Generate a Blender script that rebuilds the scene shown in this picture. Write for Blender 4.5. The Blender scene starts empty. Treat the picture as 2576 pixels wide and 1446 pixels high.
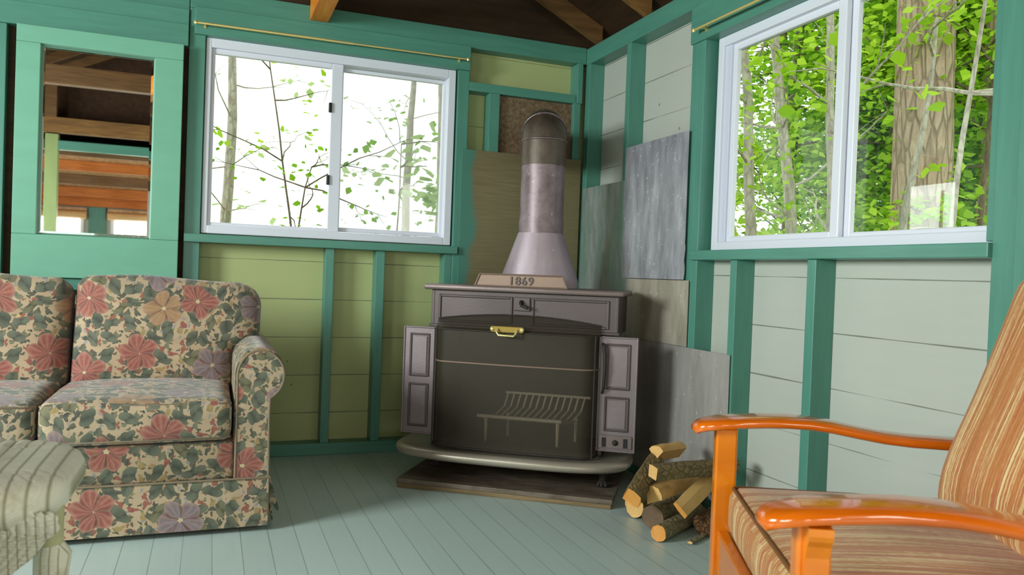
import bpy, math, random
import numpy as np
from mathutils import Vector, Matrix, noise

# ------------------------------------------------------------------ camera, world, lights, exposure
scn = bpy.context.scene
col = scn.collection
PI = math.pi

def cam_setup():
    yaw, pitch, roll = math.radians(21.12), math.radians(-0.9016), math.radians(2.1236)
    f = Vector((math.sin(yaw)*math.cos(pitch), math.cos(yaw)*math.cos(pitch), math.sin(pitch)))
    r = Vector((math.cos(yaw), -math.sin(yaw), 0)); u = r.cross(f)
    r2 = math.cos(roll)*r + math.sin(roll)*u
    u2 = -math.sin(roll)*r + math.cos(roll)*u
    cd = bpy.data.cameras.new('camera'); c = bpy.data.objects.new('camera', cd); col.objects.link(c)
    m = Matrix((r2, u2, -f)).transposed().to_4x4(); m.translation = Vector((0, 0, 0.95))
    c.matrix_world = m
    cd.sensor_width = 36; cd.lens = 1962.8/2576*36
    cd.clip_start = 0.05; cd.clip_end = 200
    cd.dof.use_dof = True; cd.dof.focus_distance = 3.1; cd.dof.aperture_fstop = 6.3
    scn.camera = c
cam_setup()

scn.view_settings.view_transform = 'Standard'
scn.view_settings.look = 'None'
scn.view_settings.gamma = 1
scn.view_settings.use_curve_mapping = False
scn.view_settings.exposure = -0.10

w = bpy.data.worlds.new('sky'); scn.world = w; w.use_nodes = True
wn = w.node_tree.nodes; wl = w.node_tree.links
bg = wn['Background']; bg.inputs['Color'].default_value = (0.95, 1.0, 0.96, 1); bg.inputs['Strength'].default_value = 2.3

def area(name, loc, size, power, color, rot):
    d = bpy.data.lights.new(name, 'AREA'); d.shape = 'RECTANGLE'; d.size, d.size_y = size
    d.energy = power; d.color = color
    o = bpy.data.objects.new(name, d); o.location = loc; o.rotation_euler = rot; col.objects.link(o); return o
# daylight through the left and porch windows; the back pair is added fill light
area('daylight_left', (-3.14, 1.70, 1.66), (0.90, 1.15), 200, (0.92, 0.985, 1.0), (0, math.radians(-68), 0))
area('fill_left_back', (-3.12, -0.9, 1.60), (1.1, 1.6), 90, (0.97, 1.0, 0.95), (0, math.radians(-75), 0))
area('fill_right_back', (2.25, -0.9, 1.60), (1.1, 1.6), 60, (1.0, 0.98, 0.90), (0, math.radians(75), 0))
area('daylight_porch', (-0.8, -4.45, 1.20), (3.6, 0.75), 110, (1.0, 1.0, 0.92), (PI/2, 0, 0))

# ------------------------------------------------------------------ material helpers
class NT:
    def __init__(s, name):
        s.m = bpy.data.materials.new(name); s.m.use_nodes = True; s.t = s.m.node_tree
        s.n = s.t.nodes; s.p = s.n['Principled BSDF']; s.out = s.n['Material Output']
    def new(s, typ, **kw):
        n = s.n.new(typ)
        for k, v in kw.items():
            if k in ('inputs',):
                for a, b in v.items(): n.inputs[a].default_value = b
            else: setattr(n, k, v)
        return n
    def link(s, a, b): s.t.links.new(a, b)
    def coord(s, kind='Object', scale=(1, 1, 1), rot=(0, 0, 0)):
        t = s.new('ShaderNodeTexCoord'); m = s.new('ShaderNodeMapping')
        m.inputs['Scale'].default_value = scale; m.inputs['Rotation'].default_value = rot
        s.link(t.outputs[kind], m.inputs['Vector']); return m.outputs[0]
    def noise(s, vec, scale, detail=3, rough=0.5, dist=0):
        n = s.new('ShaderNodeTexNoise'); n.inputs['Scale'].default_value = scale
        n.inputs['Detail'].default_value = detail; n.inputs['Roughness'].default_value = rough
        n.inputs['Distortion'].default_value = dist
        s.link(vec, n.inputs['Vector']); return n.outputs['Fac']
    def ramp(s, fac, stops, interp='LINEAR'):
        r = s.new('ShaderNodeValToRGB'); cr = r.color_ramp; cr.interpolation = interp
        while len(cr.elements) < len(stops): cr.elements.new(0.5)
        for e, (p, c) in zip(cr.elements, stops):
            e.position = p; e.color = (*c, 1) if len(c) == 3 else c
        s.link(fac, r.inputs[0]); return r.outputs[0]
    def math(s, op, a, b=0.0, c=None, clamp=False):
        n = s.new('ShaderNodeMath', operation=op); n.use_clamp = clamp
        for i, x in enumerate((a, b, c)):
            if x is None: continue
            if isinstance(x, (int, float)): n.inputs[i].default_value = x
            else: s.link(x, n.inputs[i])
        return n.outputs[0]
    def mix(s, fac, a, b, blend='MIX'):
        n = s.new('ShaderNodeMix', data_type='RGBA', blend_type=blend)
        for i, x in ((0, fac), (6, a), (7, b)):
            if isinstance(x, (int, float)): n.inputs[i].default_value = x
            elif isinstance(x, tuple): n.inputs[i].default_value = (*x, 1) if len(x) == 3 else x
            else: s.link(x, n.inputs[i])
        return n.outputs[2]
    def bump(s, h, strength=0.3, dist=0.01):
        b = s.new('ShaderNodeBump'); b.inputs['Strength'].default_value = strength
        b.inputs['Distance'].default_value = dist
        s.link(h, b.inputs['Height']); s.link(b.outputs[0], s.p.inputs['Normal'])
    def set(s, base=None, rough=None, metal=None, **kw):
        if base is not None:
            if isinstance(base, tuple): s.p.inputs['Base Color'].default_value = (*base, 1)
            else: s.link(base, s.p.inputs['Base Color'])
        for k, v in (('Roughness', rough), ('Metallic', metal)):
            if v is None: continue
            if isinstance(v, (int, float)): s.p.inputs[k].default_value = v
            else: s.link(v, s.p.inputs[k])
        for k, v in kw.items(): s.p.inputs[k.replace('_', ' ')].default_value = v
        return s.m

def srgb(r, g, b):
    f = lambda c: (c/255/12.92 if c/255 <= 0.04045 else ((c/255+0.055)/1.055)**2.4)
    return (f(r), f(g), f(b))

def paint(name, c, rough=0.45, var=0.12, grain=(3, 3, 30), bump=0.15):
    t = NT(name); v = t.coord('Object', grain)
    n1 = t.noise(v, 2.0, 5, 0.6); n2 = t.noise(t.coord('Object'), 2.5, 3)
    d = tuple(x*(1-2*var) for x in c); l = tuple(min(1, x*(1+var)) for x in c)
    base = t.mix(n2, t.ramp(n1, [(0.3, d), (0.62, c), (0.8, l)]), t.ramp(n1, [(0.3, c), (0.7, l)]))
    t.bump(n1, bump, 0.004)
    return t.set(base, rough)

TEAL = srgb(82, 140, 124)
M = {}
M['teal_x'] = paint('teal_paint_rails', TEAL, 0.38, 0.10, (2, 14, 22))
M['teal_y'] = paint('teal_paint_rails_side', TEAL, 0.38, 0.10, (14, 2, 22))
M['teal_z'] = paint('teal_paint_studs', TEAL, 0.38, 0.10, (22, 22, 2))
M['sea'] = paint('seafoam_paint', srgb(114, 176, 150), 0.5, 0.05, (3, 10, 10))
M['white_vinyl'] = NT('white_vinyl').set(srgb(222, 224, 236), 0.35)
M['black'] = NT('black_plastic').set((0.01, 0.01, 0.012), 0.4)
M['white_bits'] = NT('white_weather_strip').set(srgb(205, 208, 225), 0.5)

def siding(name, c, axis):
    # painted boards laid flat: grooves every 195 mm, nail stains and knots
    t = NT(name)
    tc = t.new('ShaderNodeTexCoord'); sp = t.new('ShaderNodeSeparateXYZ'); t.link(tc.outputs['Object'], sp.inputs[0])
    z = t.math('MULTIPLY', t.math('ADD', sp.outputs[2], -0.592+0.195*10), 1/0.195)
    fr = t.math('FRACT', z); d = t.math('MINIMUM', fr, t.math('SUBTRACT', 1.0, fr))
    n0 = t.noise(t.coord('Object'), 3.0, 2)
    wv = t.math('MULTIPLY', t.math('SUBTRACT', n0, 0.32), 0.045)
    groove = t.math('LESS_THAN', d, wv)
    n1 = t.noise(t.coord('Object', (2, 2, 16)), 3, 4); n2 = t.noise(t.coord('Object'), 1.7, 3)
    vor = t.new('ShaderNodeTexVoronoi'); vor.inputs['Scale'].default_value = 4.5
    t.link(tc.outputs['Object'], vor.inputs['Vector'])
    knot = t.math('LESS_THAN', vor.outputs['Distance'], 0.035)
    base = t.mix(n2, tuple(x*0.90 for x in c), tuple(min(1, x*1.06) for x in c))
    base = t.mix(t.math('MULTIPLY', n1, 0.16), base, tuple(x*0.6 for x in c))
    base = t.mix(t.math('MULTIPLY', knot, 0.55), base, srgb(90, 84, 50))
    base = t.mix(t.math('MULTIPLY', groove, 0.75), base, srgb(92, 96, 78))
    t.bump(t.math('MULTIPLY', groove, -1.0), 0.6, 0.004)
    return t.set(base, 0.55)
M['siding_back'] = siding('cream_boards_back', srgb(180, 188, 130), 0)
M['siding_right'] = siding('cream_boards_right', srgb(188, 191, 182), 1)

def floor_mat():
    t = NT('grey_green_floor_paint')
    tc = t.new('ShaderNodeTexCoord'); sp = t.new('ShaderNodeSeparateXYZ'); t.link(tc.outputs['Object'], sp.inputs[0])
    x = t.math('MULTIPLY', t.math('ADD', sp.outputs[0], 20.058), 1/0.093)
    fr = t.math('FRACT', x); d = t.math('MINIMUM', fr, t.math('SUBTRACT', 1.0, fr))
    n0 = t.noise(t.coord('Object', (1, 0.5, 1)), 4.0, 2)
    groove = t.math('LESS_THAN', d, t.math('MULTIPLY', n0, 0.030))
    fl = t.math('FLOOR', x)
    wn_ = t.new('ShaderNodeTexWhiteNoise', noise_dimensions='1D'); t.link(fl, wn_.inputs['W'])
    n1 = t.noise(t.coord('Object', (18, 1.5, 1)), 3, 4)
    n2 = t.noise(t.coord('Object'), 1.1, 3)
    base = t.mix(n2, srgb(184, 202, 196), srgb(196, 212, 210))
    base = t.mix(t.math('MULTIPLY', wn_.outputs['Value'], 0.16), base, srgb(150, 172, 166))
    base = t.mix(t.math('MULTIPLY', n1, 0.14), base, srgb(140, 160, 155))
    base = t.mix(t.math('MULTIPLY', groove, 0.5), base, srgb(78, 92, 90))
    t.bump(t.math('SUBTRACT', t.math('MULTIPLY', n1, 0.25), groove), 0.35, 0.003)
    return t.set(base, t.math('ADD', t.math('MULTIPLY', n1, 0.15), 0.27))
M['floor'] = floor_mat()

def wood(name, dark, light, rough=0.6, scale=(1.5, 18, 18), coat=0.0):
    t = NT(name); n = t.noise(t.coord('Object', scale), 2.2, 6, 0.6, 0.6); n2 = t.noise(t.coord('Object'), 1.3, 2)
    b = t.ramp(n, [(0.25, dark), (0.75, light)])
    b = t.mix(t.math('MULTIPLY', n2, 0.35), b, dark)
    t.bump(n, 0.25, 0.004)
    m = t.set(b, rough); t.p.inputs['Coat Weight'].default_value = coat; return m
M['roof'] = wood('dark_roof_boards', srgb(38, 22, 8), srgb(84, 50, 22), 0.8, (10, 1.2, 10))
M['gable'] = wood('dark_gable_boards', srgb(38, 24, 10), srgb(78, 52, 26), 0.8, (1.5, 10, 10))
M['rafter'] = wood('brown_rafter', srgb(92, 62, 30), srgb(170, 122, 64), 0.7, (1.5, 14, 14))
M['beam'] = wood('orange_beam_wood', srgb(214, 110, 14), srgb(255, 176, 60), 0.5, (14, 1.5, 14))
M['orange_rafter'] = wood('orange_purlin_wood', srgb(170, 84, 22), srgb(222, 130, 48), 0.6)
M['brown_rafter'] = wood('brown_purlin_wood', srgb(86, 58, 28), srgb(140, 100, 58), 0.6)
M['porch_board'] = wood('porch_ceiling_boards', srgb(170, 122, 84), srgb(238, 190, 142), 0.6, (9, 9, 2))
M['post_pale'] = paint('pale_green_paint', srgb(150, 168, 108), 0.5, 0.06, (10, 10, 2))
M['brass'] = NT('brass').set(srgb(240, 222, 150), 0.30, 0.6)
M['brass_dark'] = NT('dull_brass').set(srgb(140, 116, 58), 0.4, 0.8)
M['mirror'] = NT('mirror_silver').set((0.9, 0.9, 0.9), 0.015, 1.0)

def glass_mat(name, clear, rough=0.0):
    t = NT(name); t.n.remove(t.p)
    tr = t.new('ShaderNodeBsdfTransparent'); tr.inputs[0].default_value = (*clear, 1)
    gl = t.new('ShaderNodeBsdfGlossy'); gl.inputs['Roughness'].default_value = rough
    lw = t.new('ShaderNodeLayerWeight'); lw.inputs['Blend'].default_value = 0.5
    fr = t.math('ADD', t.math('MULTIPLY', t.math('POWER', lw.outputs['Facing'], 4.0), 0.5), 0.03)
    mx = t.new('ShaderNodeMixShader'); t.link(fr, mx.inputs[0])
    t.link(tr.outputs[0], mx.inputs[1]); t.link(gl.outputs[0], mx.inputs[2]); t.link(mx.outputs[0], t.out.inputs[0])
    return t.m
M['glass'] = glass_mat('window_glass', (0.96, 0.98, 0.96))

def screen_glass():
    # insect mesh: fine threads seen as a light veil
    t = NT('insect_screen_mesh'); t.n.remove(t.p)
    tr = t.new('ShaderNodeBsdfTransparent'); df = t.new('ShaderNodeBsdfDiffuse'); df.inputs[0].default_value = (0.45, 0.46, 0.44, 1)
    mx = t.new('ShaderNodeMixShader'); mx.inputs[0].default_value = 0.22
    t.link(tr.outputs[0], mx.inputs[1]); t.link(df.outputs[0], mx.inputs[2]); t.link(mx.outputs[0], t.out.inputs[0]); return t.m
M['insect'] = screen_glass()

def metal_sheet(name, a, b, tint, rough=0.42, metal=0.75, grain=(6, 6, 1.5), tfac=0.5):
    t = NT(name); n = t.noise(t.coord('Object', grain), 3.5, 6, 0.65); n2 = t.noise(t.coord('Object', (4, 4, 0.9)), 2.0, 3)
    n3 = t.noise(t.coord('Object'), 60, 3)
    base = t.ramp(n, [(0.3, a), (0.7, b)])
    base = t.mix(t.math('MULTIPLY', t.ramp(n2, [(0.45, (0, 0, 0)), (0.65, (1, 1, 1))]), tfac), base, tint)
    base = t.mix(t.ramp(n3, [(0.66, (0, 0, 0)), (0.72, (0.6, 0.6, 0.6))]), base, tuple(min(1, x*1.6) for x in b))
    t.bump(n2, 0.25, 0.02)
    return t.set(base, t.math('ADD', t.math('MULTIPLY', n, 0.25), rough-0.1), metal)
M['galv1'] = metal_sheet('galvanised_sheet_green', srgb(134, 142, 138), srgb(182, 188, 186), srgb(88, 156, 132), 0.42, 0.35)
M['galv2'] = metal_sheet('galvanised_sheet_grey', srgb(150, 150, 158), srgb(202, 202, 210), srgb(122, 120, 132), 0.42, 0.35, tfac=0.5)
M['board3'] = metal_sheet('tan_heat_board', srgb(170, 160, 144), srgb(200, 190, 176), srgb(150, 142, 122), 0.5, 0.35)
M['board4'] = metal_sheet('grey_heat_board', srgb(168, 162, 156), srgb(190, 184, 180), srgb(150, 146, 138), 0.5, 0.35)

def back_sheet():
    t = NT('tan_sheet_with_teal_paint_edge')
    tc = t.new('ShaderNodeTexCoord'); sp = t.new('ShaderNodeSeparateXYZ'); t.link(tc.outputs['Object'], sp.inputs[0])
    n = t.noise(t.coord('Object', (1.2, 1, 40)), 4, 5, 0.6); n2 = t.noise(t.coord('Object'), 3.0, 3)
    base = t.ramp(n, [(0.3, srgb(112, 100, 68)), (0.7, srgb(152, 138, 102))])
    base = t.mix(n2, base, srgb(126, 118, 86))
    e = t.math('SUBTRACT', sp.outputs[0], t.math('MULTIPLY', t.math('SUBTRACT', n2, 0.5), 0.16))
    m = t.ramp(t.math('MULTIPLY', t.math('SUBTRACT', e, 1.285), 25, clamp=True), [(0, (1, 1, 1)), (1, (0, 0, 0))])
    base = t.mix(m, base, TEAL)
    t.bump(n, 0.2, 0.003)
    return t.set(base, 0.45, 0.25)
M['back_sheet'] = back_sheet()
M['thimble'] = metal_sheet('rusty_mottled_sheet', srgb(86, 64, 48), srgb(150, 128, 98), srgb(110, 66, 50), 0.6, 0.3, (14, 14, 14))
M['pipe'] = metal_sheet('stove_pipe_steel', srgb(92, 78, 80), srgb(150, 132, 138), srgb(82, 66, 56), 0.42, 0.45, (3, 3, 3))
M['pipe_dark'] = metal_sheet('dark_pipe_steel', srgb(64, 56, 48), srgb(104, 90, 78), srgb(78, 56, 44), 0.45, 0.4, (3, 3, 3))  # darker brown variant for the upper pipe section and elbow
M['cone'] = metal_sheet('painted_pipe_cone', srgb(142, 126, 134), srgb(160, 144, 152), srgb(130, 112, 118), 0.45, 0.3, (2, 2, 2), 0.3)

def iron(name, a, b, rough=0.45, metal=0.45):
    t = NT(name); n = t.noise(t.coord('Object'), 90, 4, 0.6); n2 = t.noise(t.coord('Object'), 4, 3)
    base = t.mix(n2, a, b); t.bump(n, 0.35, 0.0015)
    return t.set(base, rough, metal)
M['iron'] = iron('cast_iron', srgb(72, 62, 63), srgb(100, 88, 88))
M['iron_top'] = iron('cast_iron_top', srgb(108, 94, 92), srgb(138, 122, 118))
M['iron_lip'] = iron('cast_iron_lip', srgb(158, 148, 132), srgb(190, 180, 166), 0.35)
M['iron_door'] = iron('cast_iron_door', srgb(112, 100, 102), srgb(144, 130, 134))
M['iron_dark'] = iron('cast_iron_sooty', srgb(40, 36, 32), srgb(58, 50, 44), 0.7, 0.2)
M['plaque'] = iron('cast_plaque', srgb(128, 106, 94), srgb(152, 128, 112), 0.5)
M['grate'] = iron('iron_grate', srgb(200, 180, 150), srgb(240, 222, 190), 0.6, 0.1)

def spark_mesh():
    t = NT('wire_spark_mesh'); t.n.remove(t.p)
    tr = t.new('ShaderNodeBsdfTransparent'); df = t.new('ShaderNodeBsdfPrincipled')
    df.inputs['Base Color'].default_value = (*srgb(70, 62, 48), 1); df.inputs['Roughness'].default_value = 0.55; df.inputs['Metallic'].default_value = 0.3
    mx = t.new('ShaderNodeMixShader'); mx.inputs[0].default_value = 0.60
    t.link(tr.outputs[0], mx.inputs[1]); t.link(df.outputs[0], mx.inputs[2]); t.link(mx.outputs[0], t.out.inputs[0]); return t.m
M['spark'] = spark_mesh()
M['hearth'] = metal_sheet('hearth_tin', srgb(92, 80, 68), srgb(140, 126, 110), srgb(70, 54, 40), 0.5, 0.3, (1.5, 8, 8))
M['hearth_edge'] = wood('hearth_plank_edge', srgb(84, 70, 48), srgb(158, 132, 92), 0.7)
M['orange_wood'] = wood('orange_varnished_oak', srgb(222, 112, 10), srgb(246, 146, 20), 0.22, (3, 3, 3), 0.6)
M['orange_arm'] = wood('orange_varnished_arm', srgb(206, 92, 6), srgb(230, 116, 12), 0.14, (2, 9, 9), 0.8)

def floral():
    t = NT('floral_upholstery')
    uv = t.new('ShaderNodeTexCoord').outputs['UV']
    nz = t.new('ShaderNodeTexNoise'); nz.inputs['Scale'].default_value = 9; nz.inputs['Detail'].default_value = 2; t.link(uv, nz.inputs['Vector'])
    dv = t.new('ShaderNodeVectorMath', operation='SCALE'); dv.inputs['Scale'].default_value = 0.045
    sb = t.new('ShaderNodeVectorMath', operation='SUBTRACT'); t.link(nz.outputs['Color'], sb.inputs[0]); sb.inputs[1].default_value = (0.5, 0.5, 0.5)
    t.link(sb.outputs[0], dv.inputs[0])
    ad = t.new('ShaderNodeVectorMath', operation='ADD'); t.link(uv, ad.inputs[0]); t.link(dv.outputs[0], ad.inputs[1])
    P = ad.outputs[0]
    def layer(scale, off, rad, petals, depth, stretch=None):
        mp = t.new('ShaderNodeMapping'); mp.inputs['Location'].default_value = (off, off*1.7, 0); t.link(P, mp.inputs['Vector'])
        v = t.new('ShaderNodeTexVoronoi', voronoi_dimensions='2D'); v.inputs['Scale'].default_value = scale; v.inputs['Randomness'].default_value = 0.72
        t.link(mp.outputs[0], v.inputs['Vector'])
        df = t.new('ShaderNodeVectorMath', operation='SUBTRACT'); t.link(mp.outputs[0], df.inputs[0]); t.link(v.outputs['Position'], df.inputs[1])
        sc = df.outputs[0]
        sep = t.new('ShaderNodeSeparateColor'); t.link(v.outputs['Color'], sep.inputs[0])
        if stretch:
            rt = t.new('ShaderNodeVectorRotate', rotation_type='Z_AXIS'); t.link(sc, rt.inputs['Vector'])
            t.link(t.math('MULTIPLY', sep.outputs[2], 6.28), rt.inputs['Angle'])
            ml = t.new('ShaderNodeVectorMath', operation='MULTIPLY'); t.link(rt.outputs[0], ml.inputs[0]); ml.inputs[1].default_value = (1, stretch, 1); sc = ml.outputs[0]
        ln = t.new('ShaderNodeVectorMath', operation='LENGTH'); t.link(sc, ln.inputs[0])
        sx = t.new('ShaderNodeSeparateXYZ'); t.link(sc, sx.inputs[0])
        ang = t.math('ARCTAN2', sx.outputs[1], sx.outputs[0])
        ang = t.math('ADD', ang, t.math('MULTIPLY', sep.outputs[2], 6.28))
        pet = t.math('ABSOLUTE', t.math('COSINE', t.math('MULTIPLY', ang, petals/2)))
        r = t.math('MULTIPLY', t.math('ADD', t.math('MULTIPLY', pet, depth), 1-depth), rad)
        q = t.math('DIVIDE', ln.outputs['Value'], r)
        mask = t.math('LESS_THAN', q, 1.0)
        return mask, q, sep, pet
    base = t.mix(t.noise(uv, 22, 3), srgb(204, 178, 148), srgb(170, 146, 116))
    soft = t.noise(uv, 60, 3, 0.7)
    def soften(m, q, k=0.9): return t.math('MULTIPLY', m, t.math('ADD', t.math('MULTIPLY', soft, 0.7), k-0.35), clamp=True)
    m, q, s, _ = layer(44, 3.1, 0.0105, 3, 0.5, 2.0)
    c = t.ramp(s.outputs[0], [(0, srgb(62, 66, 52)), (0.4, srgb(116, 118, 84)), (0.6, srgb(146, 74, 62)), (0.8, srgb(140, 140, 150))], 'CONSTANT')
    base = t.mix(soften(m, q), base, c)
    m, q, s, _ = layer(27, 7.7, 0.0185, 3, 0.45, 1.7)
    c = t.ramp(s.outputs[0], [(0, srgb(70, 78, 64)), (0.35, srgb(108, 110, 88)), (0.55, srgb(58, 66, 60)), (0.70, srgb(162, 134, 84)), (0.84, srgb(146, 76, 66))], 'CONSTANT')
    base = t.mix(soften(m, q), base, c)
    m, q, s, pet = layer(14.5, 1.3, 0.036, 2, 0.4, 1.6)
    c = t.ramp(s.outputs[0], [(0, srgb(68, 78, 66)), (0.3, srgb(92, 98, 86)), (0.6, srgb(58, 68, 60)), (0.8, srgb(116, 108, 72))], 'CONSTANT')
    c = t.mix(t.ramp(q, [(0.0, (0, 0, 0)), (0.9, (0.6, 0.6, 0.6))]), c, srgb(118, 120, 100))
    c = t.mix(t.math('MULTIPLY', t.math('SUBTRACT', 1.0, pet), 0.8), c, srgb(50, 56, 48))
    base = t.mix(soften(m, q, 1.0), base, c)
    m, q, s, pet = layer(5.2, 0.35, 0.074, 5, 0.30)
    m2, q2, s2, pet2 = layer(5.2, 0.35, 0.072, 17, 0.10)
    hue = t.ramp(s.outputs[0], [(0, srgb(146, 60, 54)), (0.36, srgb(104, 114, 130)), (0.58, srgb(164, 134, 84)), (0.74, srgb(148, 62, 56))], 'CONSTANT')
    c = t.mix(t.math('MULTIPLY', soft, 0.5), hue, srgb(172, 108, 94))
    c = t.mix(t.math('MULTIPLY', t.math('POWER', t.math('SUBTRACT', 1.0, pet), 2.2), 0.9), c, srgb(84, 36, 36))
    c = t.mix(t.ramp(q, [(0.82, (0, 0, 0)), (0.98, (0.35, 0.35, 0.35))]), c, srgb(196, 150, 130))
    c = t.mix(t.math('MULTIPLY', t.math('SUBTRACT', 1.0, pet2), 0.35), c, srgb(200, 158, 142))
    c = t.mix(t.math('LESS_THAN', q, 0.12), c, srgb(206, 190, 150))
    keep = t.math('GREATER_THAN', s.outputs[1], 0.22)
    base = t.mix(t.math('MULTIPLY', t.math('MULTIPLY', m, keep), 0.92), base, c)
    base = t.mix(0.14, base, srgb(84, 78, 58))
    wv = t.noise(uv, 420, 2); t.bump(wv, 0.25, 0.002)
    m_ = t.set(base, 0.8); t.p.inputs['Sheen Weight'].default_value = 0.25; return m_
M['floral'] = floral()
M['floral_pipe'] = NT('floral_welt').set(srgb(128, 112, 92), 0.8)
M['gold_button'] = NT('fabric_button').set(srgb(190, 160, 110), 0.7)

def tweed():
    t = NT('striped_tweed')
    uvn = t.new('ShaderNodeTexCoord').outputs['UV']
    mp = t.new('ShaderNodeMapping'); mp.inputs['Scale'].default_value = (1, 0.012, 1); t.link(uvn, mp.inputs['Vector'])
    n = t.noise(mp.outputs[0], 46, 1.0, 0.5)
    n2 = t.noise(mp.outputs[0], 170, 2, 0.5)
    mp2 = t.new('ShaderNodeMapping'); mp2.inputs['Scale'].default_value = (1, 0.18, 1); t.link(uvn, mp2.inputs['Vector'])
    n3 = t.noise(mp2.outputs[0], 330, 3, 0.7)
    a = t.math('ADD', t.math('MULTIPLY', n, 0.66), t.math('MULTIPLY', n2, 0.34))
    a = t.math('ADD', a, t.math('MULTIPLY', t.math('SUBTRACT', n3, 0.5), 0.10))
    c = t.ramp(a, [(0.38, srgb(168, 104, 36)), (0.43, srgb(196, 134, 70)), (0.47, srgb(172, 84, 50)), (0.495, srgb(194, 134, 68)), (0.525, srgb(228, 204, 152)), (0.555, srgb(184, 122, 54)), (0.60, srgb(170, 88, 44)), (0.64, srgb(228, 204, 148))])
    t.bump(t.math('ADD', a, t.math('MULTIPLY', n3, 0.5)), 0.4, 0.004)
    m_ = t.set(c, 0.9); t.p.inputs['Sheen Weight'].default_value = 0.2; return m_
M['tweed'] = tweed()
M['tweed_welt'] = NT('brown_welt').set(srgb(122, 78, 36), 0.8)

def wicker_mat():
    t = NT('painted_wicker')
    uvn = t.new('ShaderNodeTexCoord').outputs['UV']
    mp = t.new('ShaderNodeMapping'); mp.inputs['Scale'].default_value = (0.25, 1, 1); t.link(uvn, mp.inputs['Vector'])
    f = t.noise(mp.outputs[0], 330, 2, 0.6)
    n = t.noise(t.coord('Object'), 13, 4, 0.7)
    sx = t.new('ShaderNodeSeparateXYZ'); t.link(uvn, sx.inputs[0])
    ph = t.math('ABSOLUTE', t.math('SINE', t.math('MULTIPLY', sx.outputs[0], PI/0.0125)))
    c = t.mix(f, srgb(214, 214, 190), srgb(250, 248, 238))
    c = t.mix(t.ramp(ph, [(0.0, (0.8, 0.8, 0.8)), (0.45, (0, 0, 0))]), c, srgb(128, 128, 84))  # groove shade and dirt between the ribs painted as darker stripes
    c = t.mix(t.ramp(n, [(0.57, (0, 0, 0)), (0.74, (0.5, 0.5, 0.5))]), c, srgb(150, 138, 80))
    t.bump(f, 0.7, 0.004)
    return t.set(c, 0.5)
M['wicker'] = wicker_mat()
M['wicker_wood'] = paint('old_green_white_paint', srgb(186, 186, 146), 0.6, 0.15, (6, 6, 6))

def bark(name, a, b, sc=(8, 8, 2.2), bump=0.8, d=0.02):
    t = NT(name); n = t.noise(t.coord('Object', sc), 2.6, 6, 0.65, 0.5)
    vo = t.new('ShaderNodeTexVoronoi', feature='DISTANCE_TO_EDGE'); vo.inputs['Scale'].default_value = 1.6
    t.link(t.coord('Object', (sc[0]*1.5, sc[1]*1.5, sc[2]*1.2)), vo.inputs['Vector'])
    e = t.ramp(vo.outputs['Distance'], [(0.0, (0, 0, 0)), (0.12, (1, 1, 1))])
    c = t.ramp(n, [(0.3, a), (0.7, b)]); c = t.mix(t.math('MULTIPLY', t.math('SUBTRACT', 1.0, e), t.math('MULTIPLY', n, 0.6)), c, tuple(x*0.5 for x in a))
    t.bump(t.math('ADD', e, t.math('MULTIPLY', n, 0.6)), bump, d)
    return t.set(c, 0.85)
M['pine_bark'] = bark('pine_bark', srgb(160, 134, 116), srgb(212, 188, 168))
M['grey_bark'] = bark('grey_bark', srgb(150, 142, 130), srgb(216, 208, 196), (10, 10, 4), 0.4, 0.01)
M['dark_bark'] = bark('dark_bark', srgb(86, 74, 60), srgb(140, 124, 106), (10, 10, 4), 0.4, 0.01)
M['log_bark'] = bark('log_bark', srgb(92, 76, 44), srgb(140, 118, 76), (14, 14, 14), 0.6, 0.006)
M['log_bark_grey'] = bark('log_bark_grey', srgb(112, 100, 72), srgb(160, 148, 112), (14, 14, 14), 0.6, 0.006)
M['log_bark_red'] = bark('log_bark_red', srgb(70, 44, 22), srgb(124, 84, 44), (20, 20, 20), 0.8, 0.008)
M['split'] = wood('fresh_split_wood', srgb(214, 160, 86), srgb(246, 206, 140), 0.7, (3, 3, 3))
M['split_orange'] = wood('orange_split_wood', srgb(214, 140, 56), srgb(240, 176, 96), 0.7, (5, 5, 5))
M['end_grey'] = wood('weathered_log_end', srgb(96, 74, 56), srgb(134, 108, 84), 0.8, (5, 5, 5))

def leaf_mat(name, a, b, tr):
    t = NT(name); t.n.remove(t.p)
    v = t.new('ShaderNodeAttribute', attribute_name='tone')
    c = t.ramp(v.outputs['Fac'], [(0, a), (1, b)])
    d = t.new('ShaderNodeBsdfDiffuse'); x = t.new('ShaderNodeBsdfTranslucent'); t.link(c, d.inputs[0])
    t.link(t.mix(0.6, c, tr), x.inputs[0])
    mx = t.new('ShaderNodeMixShader'); mx.inputs[0].default_value = 0.45
    t.link(d.outputs[0], mx.inputs[1]); t.link(x.outputs[0], mx.inputs[2])
    t.link(mx.outputs[0], t.out.inputs[0]); return t.m
M['leaf'] = leaf_mat('bright_leaves', srgb(120, 170, 40), srgb(206, 236, 96), srgb(190, 240, 40))
M['leaf_washed'] = leaf_mat('washed_out_leaves', srgb(150, 180, 110), srgb(222, 240, 190), srgb(210, 240, 150))  # blown-out haze is put into this pale leaf colour
M['leaf_deep'] = leaf_mat('deep_leaves', srgb(90, 140, 36), srgb(160, 210, 66), srgb(150, 210, 40))
M['ground'] = bark('forest_ground', srgb(90, 96, 50), srgb(140, 150, 80), (2, 2, 2), 0.3, 0.02)
M['shade'] = wood('bamboo_shade', srgb(214, 160, 100), srgb(250, 206, 150), 0.6, (2, 2, 60))

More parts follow.
